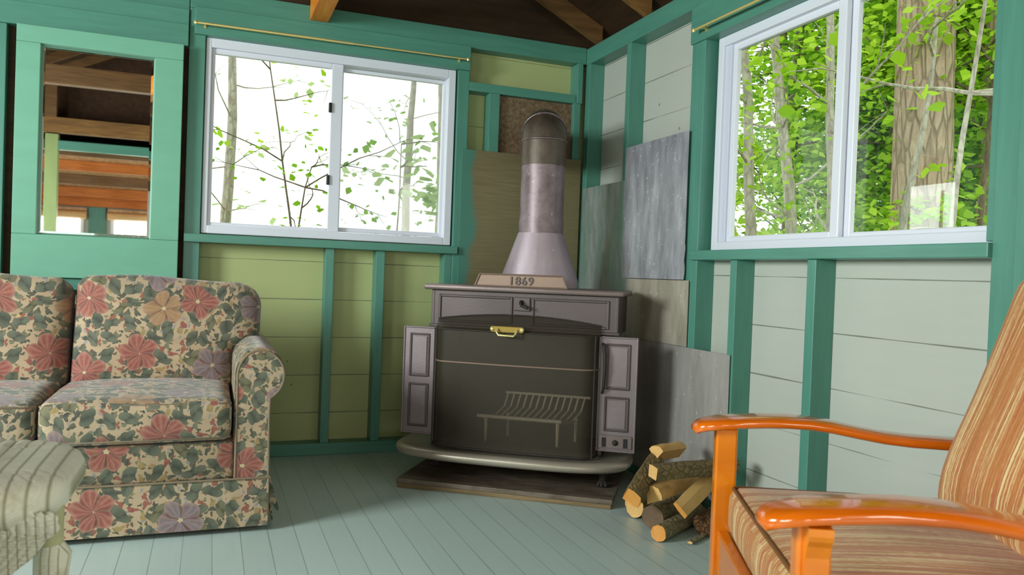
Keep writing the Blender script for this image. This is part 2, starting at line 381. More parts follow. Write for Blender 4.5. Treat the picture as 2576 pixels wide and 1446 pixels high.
# ------------------------------------------------------------------ geometry helpers
class MB:
    def __init__(s): s.v = []; s.f = []
    def add(s, vs, fs):
        o = len(s.v); s.v += [tuple(p) for p in vs]; s.f += [tuple(i+o for i in f) for f in fs]; return s
    def box(s, a, b, bev=0.0, rot=None, piv=None):
        import bmesh
        bm = bmesh.new(); bmesh.ops.create_cube(bm, size=1)
        sx, sy, sz = (b[i]-a[i] for i in range(3)); c = Vector(((a[0]+b[0])/2, (a[1]+b[1])/2, (a[2]+b[2])/2))
        for v in bm.verts: v.co = Vector((v.co.x*sx, v.co.y*sy, v.co.z*sz))
        if bev > 0: bmesh.ops.bevel(bm, geom=list(bm.edges), offset=min(bev, 0.45*min(abs(sx), abs(sy), abs(sz))), segments=2, profile=0.5, affect='EDGES')
        for v in bm.verts:
            v.co += c
            if rot is not None: v.co = rot @ (v.co-Vector(piv)) + Vector(piv)
        bm.verts.index_update()
        s.add([v.co[:] for v in bm.verts], [[v.index for v in f.verts] for f in bm.faces]); bm.free(); return s
    def tube(s, pts, r, n=12, cap=True, squash=None):
        pts = [Vector(p) for p in pts]; N = len(pts)
        rs = r if isinstance(r, (list, tuple)) else [r]*N
        t0 = (pts[1]-pts[0]).normalized(); up = Vector((0, 0, 1)) if abs(t0.z) < 0.9 else Vector((1, 0, 0))
        nrm = (up - t0*up.dot(t0)).normalized(); vs = []; prev = t0
        for i, p in enumerate(pts):
            t = (pts[min(i+1, N-1)]-pts[max(i-1, 0)]).normalized()
            ax = prev.cross(t)
            if ax.length > 1e-7: nrm = Matrix.Rotation(prev.angle(t), 3, ax.normalized()) @ nrm
            nrm = (nrm - t*nrm.dot(t)).normalized(); b = t.cross(nrm); prev = t
            for k in range(n):
                a = 2*PI*k/n; vs.append(p + nrm*(math.cos(a)*rs[i]) + b*(math.sin(a)*rs[i]*(squash or 1)))
        fs = [(i*n+k, i*n+(k+1) % n, (i+1)*n+(k+1) % n, (i+1)*n+k) for i in range(N-1) for k in range(n)]
        if cap: fs += [tuple(reversed(range(n))), tuple((N-1)*n+k for k in range(n))]
        return s.add(vs, fs)
    def prism(s, poly, axis, lo, hi):
        # poly: 2D points; axis: which axis is extruded ('x','y','z')
        n = len(poly)
        def mk(p, h):
            return {'x': (h, p[0], p[1]), 'y': (p[0], h, p[1]), 'z': (p[0], p[1], h)}[axis]
        vs = [mk(p, lo) for p in poly]+[mk(p, hi) for p in poly]
        fs = [(k, (k+1) % n, n+(k+1) % n, n+k) for k in range(n)]+[tuple(reversed(range(n))), tuple(range(n, 2*n))]
        return s.add(vs, fs)
    def lathe(s, prof, c, n=24):
        vs = []; 
        for r, z in prof:
            for k in range(n):
                a = 2*PI*k/n; vs.append((c[0]+r*math.cos(a), c[1]+r*math.sin(a), c[2]+z))
        fs = [(i*n+k, i*n+(k+1) % n, (i+1)*n+(k+1) % n, (i+1)*n+k) for i in range(len(prof)-1) for k in range(n)]
        fs += [tuple(reversed(range(n))), tuple((len(prof)-1)*n+k for k in range(n))]
        return s.add(vs, fs)
    def xf(s, m):
        s.v = [tuple(m @ Vector(p)) for p in s.v]; return s
    def fn(s, f): s.v = [tuple(f(*p)) for p in s.v]; return s
    def build(s, name, mat, parent=None, smooth=False, uv=None, bev=0):
        import bmesh
        me = bpy.data.meshes.new(name); me.from_pydata(s.v, [], s.f)
        bm = bmesh.new(); bm.from_mesh(me); bmesh.ops.recalc_face_normals(bm, faces=bm.faces)
        if bev: bmesh.ops.bevel(bm, geom=[e for e in bm.edges if len(e.link_faces) == 2 and e.calc_face_angle(0) > 0.6], offset=bev, segments=2, profile=0.5, affect='EDGES')
        L = bm.loops.layers.uv.new('UVMap')
        for f in bm.faces:
            f.smooth = smooth
            n = f.normal; a = max(range(3), key=lambda i: abs(n[i]))
            for l in f.loops:
                c = l.vert.co
                if uv: l[L].uv = uv(c, n)
                else: l[L].uv = {0: (c.y, c.z), 1: (c.x, c.z), 2: (c.x, c.y)}[a]
        bm.to_mesh(me); bm.free()
        if smooth:
            me.set_sharp_from_angle(angle=math.radians(42))
        me.materials.append(M[mat] if isinstance(mat, str) else mat)
        o = bpy.data.objects.new(name, me); col.objects.link(o)
        if parent: o.parent = parent
        return o

def tag(o, label=None, cat=None, group=None, kind=None):
    if label: o['label'] = label
    if cat: o['category'] = cat
    if group: o['group'] = group
    if kind: o['kind'] = kind
    return o
def empty(name, loc=(0, 0, 0), rz=0, label=None, cat=None, group=None, kind=None):
    e = bpy.data.objects.new(name, None); col.objects.link(e); e.location = loc; e.rotation_euler = (0, 0, rz)
    e.empty_display_size = 0.1
    return tag(e, label, cat, group, kind)
def struct(name, mb, mat, label=None, parent=None, **kw):
    o = mb.build(name, mat, parent, **kw)
    if parent is None: o['kind'] = 'structure'
    if label: o['label'] = label
    return o
trim_no = [0]
def trim(mb, mat, label, **kw):
    trim_no[0] += 1
    return struct('trim_%d' % trim_no[0], mb, mat, label, **kw)

# ------------------------------------------------------------------ the shell
YA, XB = 4.03, 1.96            # stud faces of the back and right wall
XL, YR = -3.0, -4.25           # left wall, porch end
struct('floor', MB().box((XL-0.1, YR-0.1, -0.05), (2.12, 4.20, 0.0)), 'floor')
def wall_with_holes(name, axis, at, th, u0, u1, z0, z1, holes, mat):
    mb = MB(); us = sorted({u0, u1, *[h[0] for h in holes], *[h[1] for h in holes]})
    for a, b in zip(us[:-1], us[1:]):
        hs = [h for h in holes if h[0] <= a+1e-6 and h[1] >= b-1e-6]
        segs = [(z0, z1)] if not hs else [(z0, hs[0][2]), (hs[0][3], z1)]
        for lo, hi in segs:
            if hi-lo < 1e-4: continue
            if axis == 'y': mb.box((a, at, lo), (b, at+th, hi))
            else: mb.box((at, a, lo), (at+th, b, hi))
    return struct(name, mb, mat)
wall_with_holes('wall_back', 'y', 4.12, 0.03, XL-0.1, 2.05, 0, 2.255, [(-0.05, 1.19, 1.105, 2.025)], 'siding_back')
wall_with_holes('wall_right', 'x', 2.05, 0.03, YR, 4.15, 0, 2.255, [(1.53, 2.82, 1.095, 1.98), (-1.7, -0.1, 1.0, 2.0)], 'siding_right')
wall_with_holes('wall_left', 'x', XL-0.03, 0.03, YR, 4.15, 0, 2.255, [(-1.7, -0.1, 1.0, 2.05), (1.0, 2.9, 0.95, 2.08)], 'siding_right')
wall_with_holes('wall_rear', 'y', YR-0.03, 0.03, XL-0.1, 2.08, 0, 1.9, [(-2.6, -1.66, 0.8, 1.56), (-1.33, -0.35, 0.8, 1.56), (0.0, 1.0, 0.8, 1.56)], 'siding_right')

RIDGE_X, EAVE_Z, SL = -0.52, 2.262, math.tan(math.radians(26.5))
def roof_z(x): return EAVE_Z + 0.10 + (SL*(1.96-x) if x > RIDGE_X else SL*(x+3.0))
g = MB().prism([(XL-0.1, 2.255), (2.09, 2.255), (2.09, roof_z(2.09)), (RIDGE_X, roof_z(RIDGE_X)), (XL-0.1, roof_z(XL-0.1))], 'y', 4.105, 4.15)
struct('wall_gable', g, 'gable')
g2 = MB().prism([(XL-0.1, 2.9), (2.09, 2.9), (RIDGE_X, roof_z(RIDGE_X))], 'y', -2.36, -2.32)
t_ = MB()
t_.prism([(2.45, roof_z(2.45)), (RIDGE_X, roof_z(RIDGE_X)), (RIDGE_X, roof_z(RIDGE_X)+0.03), (2.45, roof_z(2.45)+0.03)], 'y', -2.4, 4.45)
t_.prism([(-3.5, roof_z(-3.5)), (RIDGE_X, roof_z(RIDGE_X)), (RIDGE_X, roof_z(RIDGE_X)+0.03), (-3.5, roof_z(-3.5)+0.03)], 'y', -2.4, 4.45)
struct('ceiling', t_, 'roof')
# sloping porch ceiling, seen in the mirror
pc = MB().prism([(-2.28, 2.42), (YR-0.3, 1.66), (YR-0.3, 1.69), (-2.28, 2.45)], 'x', XL-0.1, 2.1)
struct('ceiling_porch', pc, 'porch_board')
struct('wall_porch_gable', MB().prism([(XL-0.1, 2.43), (2.1, 2.43), (2.1, roof_z(2.1)), (RIDGE_X, roof_z(RIDGE_X)), (XL-0.1, roof_z(XL-0.1))], 'y', -2.40, -2.36), 'roof')
# rafters
for i, y in enumerate([3.90, 3.38, 2.86, 2.34, 1.82, 1.30, 0.78, 0.26, -0.26, -0.78, -1.30, -1.82]):
    x0, x1 = 1.99, RIDGE_X
    mb = MB().prism([(x0, roof_z(x0)-0.102), (x1, roof_z(x1)-0.102), (x1, roof_z(x1)-0.002), (x0, roof_z(x0)-0.002)], 'y', y, y+0.04)
    trim(mb, 'rafter' if i == 1 else 'brown_rafter', 'brown sloping rafter under the dark roof, right slope')
    mb = MB().prism([(-3.02, roof_z(-3.02)-0.102), (x1, roof_z(x1)-0.102), (x1, roof_z(x1)-0.002), (-3.02, roof_z(-3.02)-0.002)], 'y', y, y+0.04)
    trim(mb, 'brown_rafter', 'brown sloping rafter under the dark roof, left slope')

# back wall framing
T = 'teal_x'
trim(MB().box((-0.127, YA-0.002, 2.163), (1.96, YA+0.078, 2.256), 0.003), T, 'teal top plate of the back wall')
trim(MB().box((-0.105, YA-0.022, 2.036), (1.265, YA+0.03, 2.165), 0.003), T, 'teal header board above the white back window')
trim(MB().box((XL, YA+0.01, 2.145), (-0.13, YA+0.08, 2.256), 0.003), T, 'teal top plate above the mirror panel')
trim(MB().box((-0.93, YA-0.01, 2.075), (-0.13, YA+0.07, 2.148), 0.003), 'teal_x', 'teal ledge board above the mirror panel')
trim(MB().box((-0.93, YA-0.022, 1.972), (-0.13, YA+0.05, 2.074), 0.003), T, 'teal header directly above the mirror panel')
trim(MB().box((-0.127, YA, 0), (-0.055, YA+0.09, 2.163), 0.003), 'teal_z', 'teal post between mirror panel and back window')
trim(MB().box((-0.935, YA-0.012, 0), (-0.865, YA+0.08, 1.972), 0.003), 'teal_z', 'teal post left of the mirror panel')
trim(MB().box((1.205, YA, 0), (1.268, YA+0.09, 2.163), 0.003), 'teal_z', 'teal post right of the back window')
trim(MB().box((-0.125, YA-0.035, 1.052), (1.225, YA+0.075, 1.092), 0.003), T, 'teal sill under the back window')
trim(MB().box((-0.865, YA-0.03, 0.81), (-0.128, YA+0.09, 0.862), 0.003), T, 'teal ledge under the mirror panel')
trim(MB().box((0.540, YA, 0.062), (0.582, YA+0.09, 1.052), 0.002), 'teal_z', 'left teal stud under the back window')
trim(MB().box((0.797, YA, 0.062), (0.842, YA+0.09, 1.052), 0.002), 'teal_z', 'middle teal stud under the back window')
trim(MB().box((1.162, YA+0.005, 0.062), (1.204, YA+0.09, 1.052), 0.002), 'teal_z', 'right teal stud under the back window')
trim(MB().box((-3.0, YA, 0), (1.96, YA+0.09, 0.061), 0.003), T, 'teal sole plate of the back wall')
trim(MB().box((1.268, YA, 1.936), (1.905, YA+0.09, 1.984), 0.003), T, 'teal ledger above the stove pipe opening')
trim(MB().box((1.386, YA, 1.60), (1.446, YA+0.09, 1.936), 0.003), 'teal_z', 'short teal stud left of the pipe opening')
trim(MB().box((1.893, YA, 0.061), (1.936, YA+0.09, 1.94), 0.003), 'teal_z', 'narrow teal stud right of the pipe opening')
trim(MB().box((1.906, YA-0.012, 1.936), (1.938, YA+0.09, 2.163), 0.003), 'teal_z', 'short teal block under the top plate in the corner')

# right wall framing
def rx(y0, y1, z0, z1, mat, label, x0=XB, x1=2.05, bev=0.003): return trim(MB().box((x0, y0, z0), (x1, y1, z1), bev), mat, label)
rx(1.0, 4.03, 2.158, 2.250, 'teal_y', 'teal top plate of the right wall')
rx(-4.2, 1.0, 2.158, 2.250, 'teal_y', 'teal top plate of the right wall behind the camera')
rx(3.975, 4.028, 0, 2.158, 'teal_z', 'teal corner stud of the right wall')
rx(3.520, 3.560, 1.0, 2.158, 'teal_z', 'teal stud left of the right window')
rx(2.905, 2.965, 0, 2.158, 'teal_z', 'teal post left of the right window')
rx(2.865, 2.905, 0.0, 2.03, 'teal_z', 'inner teal post left of the right window')
rx(1.40, 2.965, 1.995, 2.158, 'teal_y', 'teal header above the right window', x0=1.948)
rx(1.497, 2.903, 1.045, 1.086, 'teal_y', 'teal sill under the right window', x0=1.942)
rx(2.592, 2.632, 0.045, 1.045, 'teal_z', 'left teal stud under the right window')
rx(2.152, 2.195, 0.045, 1.045, 'teal_z', 'right teal stud under the right window')
rx(1.425, 1.500, 0.0, 2.158, 'teal_z', 'teal post right of the right window')
rx(1.28, 1.423, 0.0, 2.158, 'teal_z', 'wide teal post at the right edge', x0=1.94)
rx(-4.2, 4.02, 0.0, 0.045, 'teal_y', 'teal sole plate of the right wall')
rx(1.500, 1.530, 1.09, 2.0, 'teal_z', 'inner teal jamb right of the right window', x0=1.975)

# ------------------------------------------------------------------ windows
def ring(mb, a0, a1, b0, b1, wl, wr, wb, wt, lo, hi, ax, bev=0.004):
    def bx(p, q, r, s_):
        if ax == 'y': mb.box((p, lo, r), (q, hi, s_), bev)
        else: mb.box((lo, p, r), (hi, q, s_), bev)
    bx(a0, a0+wl, b0, b1); bx(a1-wr, a1, b0, b1); bx(a0+wl-0.001, a1-wr+0.001, b0, b0+wb); bx(a0+wl-0.001, a1-wr+0.001, b1-wt, b1)
    return mb
def pane(ax, a0, a1, b0, b1, at, th=0.004):
    return MB().box((a0, at, b0), (a1, at+th, b1)) if ax == 'y' else MB().box((at, a0, b0), (at+th, a1, b1))
W1 = empty('window_1', (0.57, 4.06, 1.10), kind='structure')
def loc(mb, e):
    return mb.fn(lambda x, y, z: (x-e.location.x, y-e.location.y, z-e.location.z))
fr = ring(MB(), -0.052, 1.197, 1.098, 2.036, 0.026, 0.040, 0.040, 0.045, 4.045, 4.135, 'y')
loc(fr, W1).build('window_frame', 'white_vinyl', W1)
s1 = ring(MB(), -0.027, 0.603, 1.130, 1.992, 0.018, 0.058, 0.024, 0.026, 4.062, 4.09, 'y')
loc(s1, W1).build('sash', 'white_vinyl', W1)
s2 = ring(MB(), 0.570, 1.160, 1.142, 1.985, 0.040, 0.018, 0.022, 0.018, 4.095, 4.122, 'y')
loc(s2, W1).build('sash', 'white_vinyl', W1)
loc(pane('y', -0.012, 0.547, 1.150, 1.970, 4.076), W1).build('pane', 'glass', W1)
loc(pane('y', 0.606, 1.145, 1.160, 1.970, 4.108), W1).build('pane', 'glass', W1)
loc(pane('y', 0.606, 1.150, 1.150, 1.980, 4.130, 0.001), W1).build('insect_screen', 'insect', W1)
for z in (1.375, 1.742):
    loc(MB().box((0.533, 4.05, z), (0.549, 4.066, z+0.05), 0.004), W1).build('latch', 'black', W1)
W2 = empty('window_2', (2.01, 2.17, 1.09), kind='structure')
fr = ring(MB(), 1.532, 2.835, 1.085, 1.995, 0.012, 0.038, 0.038, 0.040, 2.005, 2.075, 'x')
loc(fr, W2).build('window_frame', 'white_vinyl', W2)
s1 = ring(MB(), 2.130, 2.760, 1.122, 1.958, 0.040, 0.026, 0.024, 0.030, 2.028, 2.052, 'x')
loc(s1, W2).build('sash', 'white_vinyl', W2)
s2 = ring(MB(), 1.545, 2.150, 1.122, 1.958, 0.010, 0.045, 0.020, 0.020, 2.056, 2.078, 'x')
loc(s2, W2).build('sash', 'white_vinyl', W2)
loc(MB().box((2.018, 2.758, 1.12), (2.05, 2.80, 1.96), 0.003), W2).build('track', 'white_bits', W2)
loc(MB().box((2.045, 2.752, 1.14), (2.049, 2.757, 1.93)), W2).build('weather_strip', NT('yellow_seal').set(srgb(210, 214, 90), 0.6), W2)
loc(pane('x', 2.165, 2.738, 1.140, 1.935, 2.040), W2).build('pane', 'glass', W2)
loc(pane('x', 1.552, 2.110, 1.135, 1.945, 2.067), W2).build('pane', 'glass', W2)
# windows outside the frame of the picture (two show in the mirror, two are added for the fill lamps)
def plain_window(n, ax, at, a0, a1, b0, b1, mid):
    e = empty('window_%d' % n, (0, 0, 0), kind='structure')
    f = ring(MB(), a0, a1, b0, b1, 0.05, 0.05, 0.05, 0.05, at, at+0.06, ax)
    for m_ in mid:
        if ax == 'y': f.box((m_-0.02, at+0.01, b0+0.04), (m_+0.02, at+0.05, b1-0.04))
        else: f.box((at+0.01, m_-0.02, b0+0.04), (at+0.05, m_+0.02, b1-0.04))
    f.build('window_frame', 'white_vinyl', e)
    pane(ax, a0+0.04, a1-0.04, b0+0.04, b1-0.04, at+0.03).build('pane', 'glass', e)
plain_window(3, 'x', XL-0.05, 1.0, 2.9, 0.95, 2.08, [1.95])
plain_window(4, 'x', XL-0.05, -1.7, -0.1, 1.0, 2.05, [-0.9])  # unseen window, added to let the left back fill in
plain_window(5, 'x', 2.03, -1.7, -0.1, 1.0, 2.0, [-0.9])  # added opening out of view for the right back fill lamp
plain_window(6, 'y', YR-0.04, -2.6, -1.66, 0.8, 1.56, [])
plain_window(7, 'y', YR-0.04, -1.33, -0.35, 0.8, 1.56, [])
plain_window(8, 'y', YR-0.04, 0.0, 1.0, 0.8, 1.56, [])

# things the mirror shows: partition, header, post, tie beams, purlins, rolled shades
trim(MB().box((-1.66, -2.24, 2.186), (2.0, -2.16, 2.29), 0.003), 'teal_x', 'teal header over the porch opening behind the camera')
trim(MB().box((-1.79, -2.25, 0), (-1.66, -2.16, 2.36), 0.003), 'post_pale', 'pale green post beside the porch opening')
trim(MB().box((-2.96, -2.24, 2.186), (-1.80, -2.16, 2.29), 0.003), 'teal_x', 'teal header left of the pale green post')
trim(MB().box((-3.0, -2.23, 2.375), (2.0, -2.15, 2.55), 0.003), 'rafter', 'brown tie beam above the porch opening')
trim(MB().box((-3.0, -0.05, 2.50), (1.5, 0.05, 2.665), 0.003), 'brown_rafter', 'brown tie beam crossing the roof behind the camera')
trim(MB().box((-1.80, -2.22, 2.55), (-1.68, -2.14, 3.02), 0.003), 'brown_rafter', 'brown king post above the porch opening')
def porch_z(y): return 2.42 + (y+2.28)*(0.76/2.27)
for y, mt, lab in ((-2.62, 'brown_rafter', 'brown'), (-3.02, 'orange_rafter', 'orange'), (-3.42, 'brown_rafter', 'greyish'), (-3.80, 'orange_rafter', 'orange'), (-4.12, 'orange_rafter', 'reddish')):
    zt = porch_z(y)-0.002
    trim(MB().box((XL, y-0.02, zt-0.125), (2.04, y+0.02, zt), 0.002), mt, lab+' purlin under the porch ceiling')
trim(MB().box((-1.60, YR+0.0, 0.0), (-1.39, YR+0.06, 1.75), 0.003), 'teal_z', 'teal post between the porch windows')
for x0, x1, lab in ((-2.62, -1.62, 'rolled bamboo shade above the left porch window'), (-1.36, -0.32, 'rolled bamboo shade above the middle porch window')):
    e = empty('bamboo_shade', (x0, YR+0.10, 1.56), label=lab+' reflected in the mirror', cat='blind', group='rolled bamboo shades on the porch')
    MB().tube([(0, 0, 0.0), (x1-x0, 0, 0.0)], 0.055, 14).build('roll', 'shade', e, smooth=True)
    MB().box((0, -0.03, 0.06), (x1-x0, 0.0, 0.10), 0.002).build('head_rail', 'porch_board', e)

# orange beam over the room
trim(MB().box((-0.866, 4.055, 0.862), (-0.128, 4.075, 1.972)), 'gable', 'dark filler sheet behind the mirror panel standing in for gap shadow')  # added dark sheet that stands in for shadow in the slots beside the mirror
b_ = MB().box((-0.045, -6.1, 0), (0.045, 0, 0.14), 0.004)
e = b_.build('ceiling_beam', 'beam'); e.location = (0.468, 4.026, 2.182)
tag(e, 'orange wooden beam resting on the teal plate above the back window', 'beam')

# ------------------------------------------------------------------ mirror panel
e = empty('wall_mirror', (-0.484, 4.02, 0.864), label='tall mirror in a wide seafoam green board frame, left of the back window', cat='mirror')
x0, x1, z1 = -0.336, 0.336, 1.104
MB().box((x0, -0.045, 0.190), (-0.243, 0, z1-0.075), 0.002).build('frame_stile', 'sea', e)
MB().box((0.216, -0.045, 0.190), (x1, 0, z1-0.075), 0.002).build('frame_stile', 'sea', e)
MB().box((x0, -0.045, z1-0.0745), (x1, 0, z1), 0.002).build('frame_rail', 'sea', e)
MB().box((x0, -0.045, 0.0), (x1, 0, 0.1895), 0.002).build('frame_rail', 'sea', e)
gm = MB().box((-0.2430, -0.022, 0.190), (0.2160, -0.010, z1-0.075)); gm.build('mirror_glass', 'mirror', e)
bv = MB()
X0, X1, Z0, Z1, w_ = -0.243, 0.216, 0.190, 1.029, 0.016
def q(a, b, c, d): bv.add([a, b, c, d], [(0, 1, 2, 3)])
o_ = [(X0, -0.0225, Z0), (X1, -0.0225, Z0), (X1, -0.0225, Z1), (X0, -0.0225, Z1)]
i_ = [(X0+w_, -0.0255, Z0+w_), (X1-w_, -0.0255, Z0+w_), (X1-w_, -0.0255, Z1-w_), (X0+w_, -0.0255, Z1-w_)]
for k in range(4): q(o_[k], o_[(k+1) % 4], i_[(k+1) % 4], i_[k])
bv.build('bevelled_edge', 'mirror', e)

# ------------------------------------------------------------------ curtain rods
def rod(p0, p1, label, nrm):
    p0, p1 = Vector(p0), Vector(p1); d = (p1-p0)
    e = empty('curtain_rod', p0, label=label, cat='curtain rod', group='brass curtain rods')
    MB().tube([(0, 0, 0), d*0.55], 0.0062, 10).tube([d*0.53, d], 0.0048, 10).build('rod', 'brass', e, smooth=True)
    for p in (Vector((0, 0, 0)), d):
        MB().lathe([(0.001, -0.010), (0.007, -0.008), (0.010, 0), (0.007, 0.008), (0.001, 0.010)], p, 12).build('finial', 'brass', e, smooth=True)
    for p in (d*0.03, d*0.97):
        n = Vector(nrm)
        MB().tube([p, p+n*0.038], 0.003, 8).box(p+n*0.038-Vector((0.006, 0.006, 0.012)), p+n*0.038+Vector((0.006, 0.006, 0.012))).build('bracket', 'brass', e)
rod((-0.10, 3.972, 2.078), (1.238, 3.972, 2.083), 'thin brass curtain rod above the white back window', (0, 1, 0))
rod((1.910, 2.885, 2.033), (1.910, 1.45, 2.02), 'thin brass curtain rod above the right window', (1, 0, 0))
sc = MB().lathe([(0.001, 0), (0.007, 0.002), (0.008, 0.006), (0.001, 0.010)], (0, 0, 0), 12).xf(Matrix.Rotation(-PI/2, 4, 'Y'))

# ------------------------------------------------------------------ heat shields on the walls
def sheet(name, mb, mat, label, cat='metal sheet'):
    o = mb.build(name, mat); tag(o, label, cat, 'sheets fixed to the walls around the stove'); return o
sheet('metal_sheet', MB().box((1.236, YA-0.012, 0.062), (1.945, YA-0.002, 1.618), 0.001), 'back_sheet', 'tan sheet with smeared teal paint edge behind the stove pipe')
def wavy(y0, y1, z0, z1, x, seed):
    mb = MB(); n, m = 24, 24; vs = []; random.seed(seed)
    for j in range(m+1):
        for i in range(n+1):
            y = y0+(y1-y0)*i/n; z = z0+(z1-z0)*j/m
            dx = 0.006*noise.noise(Vector((y*3+seed, z*1.2, seed)))
            if seed == 2 and z < z0+0.18 and y < y0+0.3: dx += 0.0025*math.sin(z*300)
            vs.append((x+dx, y, z))
    fs = [(j*(n+1)+i, j*(n+1)+i+1, (j+1)*(n+1)+i+1, (j+1)*(n+1)+i) for j in range(m) for i in range(n)]
    k = len(vs); vs2 = [(a+0.003, b, c) for a, b, c in vs]
    fs2 = [tuple(reversed([q_+k for q_ in f])) for f in fs]
    rim = [i for i in range(n+1)]+[(j*(n+1)+n) for j in range(1, m+1)]+[m*(n+1)+i for i in range(n-1, -1, -1)]+[j*(n+1) for j in range(m-1, 0, -1)]
    fr_ = [(rim[i], rim[(i+1) % len(rim)], rim[(i+1) % len(rim)]+k, rim[i]+k) for i in range(len(rim))]
    mb.add(vs+vs2, fs+fs2+fr_); return mb
def wsheet(*a, mat, label, cat='metal sheet'):
    o = wavy(*a).build('metal_sheet', mat, smooth=True); tag(o, label, cat, 'sheets fixed to the walls around the stove')
    return o
wsheet(3.448, 3.995, 0.062, 1.453, 1.952, 1, mat='galv1', label='galvanised metal sheet with green tinge, right beside the room corner')
wsheet(2.940, 3.505, 0.958, 1.616, 1.944, 2, mat='galv2', label='grey galvanised metal sheet left of the right window, topmost')
wsheet(2.909, 3.446, 0.664, 0.955, 1.948, 3, mat='board3', label='tan metal sheet under the grey galvanised one')
wsheet(2.600, 3.440, 0.050, 0.662, 1.950, 4, mat='board4', label='lowest grey tan metal sheet behind the firewood pile')
sheet('metal_sheet', MB().box((1.450, YA+0.03, 1.612), (1.892, YA+0.036, 1.934)), 'thimble', 'mottled rusty metal sheet the stove pipe runs into')
for (y, z) in ((3.985, 1.44), (3.53, 1.44), (3.50, 1.60), (3.38, 1.60), (2.955, 1.60)):
    pass

# ------------------------------------------------------------------ hearth board, stove
TH = -math.atan2(0.542, 0.783)
O = Vector((0.784, 3.361, 0))
hb = empty('hearth_board', O, TH, 'weathered tin covered plank hearth board on the floor under the stove', 'hearth board')
MB().box((0.0, 0.0, 0.020), (0.952, 0.64, 0.040), 0.003).build('top_sheet', 'hearth', hb)
mb = MB()
for k in range(5): mb.box((0.004, 0.004+0.127*k, 0.0), (0.946, 0.004+0.127*k+0.123, 0.0195), 0.003)
mb.build('plank_base', 'hearth_edge', hb)

st = empty('wood_stove', O, TH, 'cast iron Franklin style wood stove with open doors in the corner'.replace('Franklin style ', ''), 'stove')
zf = 0.041
# feet
def claw(u, v):
    mb = MB().tube([(u, v, 0.125), (u, v-0.004, 0.10), (u, v-0.018, 0.075), (u, v-0.022, 0.058)], [0.036, 0.026, 0.017, 0.015], 12)
    for a in (-0.7, 0, 0.7):
        dx, dy = math.sin(a)*0.03, -math.cos(a)*0.03
        mb.tube([(u, v-0.020, 0.068), (u+dx*0.6, v-0.020+dy*0.6, 0.060), (u+dx, v-0.020+dy, 0.046)], [0.012, 0.010, 0.006], 8)
    mb.build('claw_foot', 'iron_dark', st, smooth=True)
for u, v in ((0.09, 0.30), (0.885, 0.22), (0.10, 0.56), (0.86, 0.56)): claw(u, v)
# ash lip: bowed plate with a thick rounded edge
def lip_outline(inset=0.0, n=40):
    pts = []
    for i in range(n+1):
        a = PI*i/n
        cu, cv = 0.458, 0.30
        u = cu - (0.548-inset)*math.copysign(abs(math.cos(a))**0.62, math.cos(a))
        v = cv - (0.272-inset)*(math.sin(a)**0.62)
        pts.append((u, v))
    return pts
mb = MB(); prof = [(0.035, 0.118), (0.015, 0.121), (0.004, 0.130), (0.0, 0.142), (0.004, 0.155), (0.014, 0.163), (0.030, 0.165), (0.05, 0.160)]
rings = [[(u, v, z) for u, v in lip_outline(i_n)] + [(0.98-i_n, 0.56, z), (-0.06+i_n, 0.56, z)] for i_n, z in prof]
n_ = len(rings[0]); vs = [p for r in rings for p in r]
fs = [(i*n_+k, i*n_+(k+1) % n_, (i+1)*n_+(k+1) % n_, (i+1)*n_+k) for i in range(len(rings)-1) for k in range(n_)]
fs += [tuple(range(n_)), tuple((len(rings)-1)*n_+k for k in range(n_))]
mb.add(vs, fs).build('ash_lip', 'iron_lip', st, smooth=True)
# firebox: back, sides, floor
mb = MB()
mb.box((0.09, 0.235, 0.160), (0.875, 0.60, 0.172)).box((0.09, 0.580, 0.165), (0.87, 0.60, 0.86)).box((0.09, 0.24, 0.165), (0.105, 0.60, 0.71)).box((0.855, 0.24, 0.165), (0.87, 0.60, 0.71))
mb.prism([(0.24, 0.70), (0.60, 0.70), (0.60, 0.715), (0.24, 0.715)], 'x', 0.10, 0.86)
mb.build('firebox', 'iron_dark', st)
mb = MB()
mb.box((0.06, 0.22, 0.700), (0.075, 0.60, 0.872), 0.003).box((0.910, 0.22, 0.700), (0.925, 0.60, 0.872), 0.003)
mb.box((0.06, 0.222, 0.700), (0.925, 0.236, 0.872), 0.003)
mb.box((0.052, 0.214, 0.700), (0.933, 0.24, 0.714), 0.004)
mb.box((0.088, 0.222, 0.165), (0.104, 0.25, 0.70), 0.004).box((0.856, 0.222, 0.165), (0.872, 0.25, 0.70), 0.004)
mb.build('body', 'iron', st)
def moulded(u0, u1, z0, z1, v, name='moulded_panel', mat='iron', parent=st, d=0.008, wd=0.012):
    mb = MB(); ring(mb, u0, u1, z0, z1, wd, wd, wd, wd, v-d, v+0.002, 'y', 0.004)
    return mb.build(name, mat, parent)
moulded(0.095, 0.447, 0.725, 0.852, 0.222); moulded(0.535, 0.885, 0.725, 0.852, 0.222)
mb = MB().box((0.452, 0.212, 0.79), (0.528, 0.222, 0.852), 0.003); mb.build('damper_plate', 'iron', st)
mb = MB().tube([(0.489, 0.212, 0.828), (0.489, 0.192, 0.826), (0.495, 0.18, 0.815), (0.525, 0.178, 0.806)], [0.012, 0.007, 0.006, 0.008], 10)
mb.build('damper_lever', 'iron_dark', st, smooth=True)
# top plate
mb = MB().box((0.030, 0.185, 0.872), (0.948, 0.62, 0.897), 0.0095); mb.build('top_plate', 'iron_top', st, smooth=True)
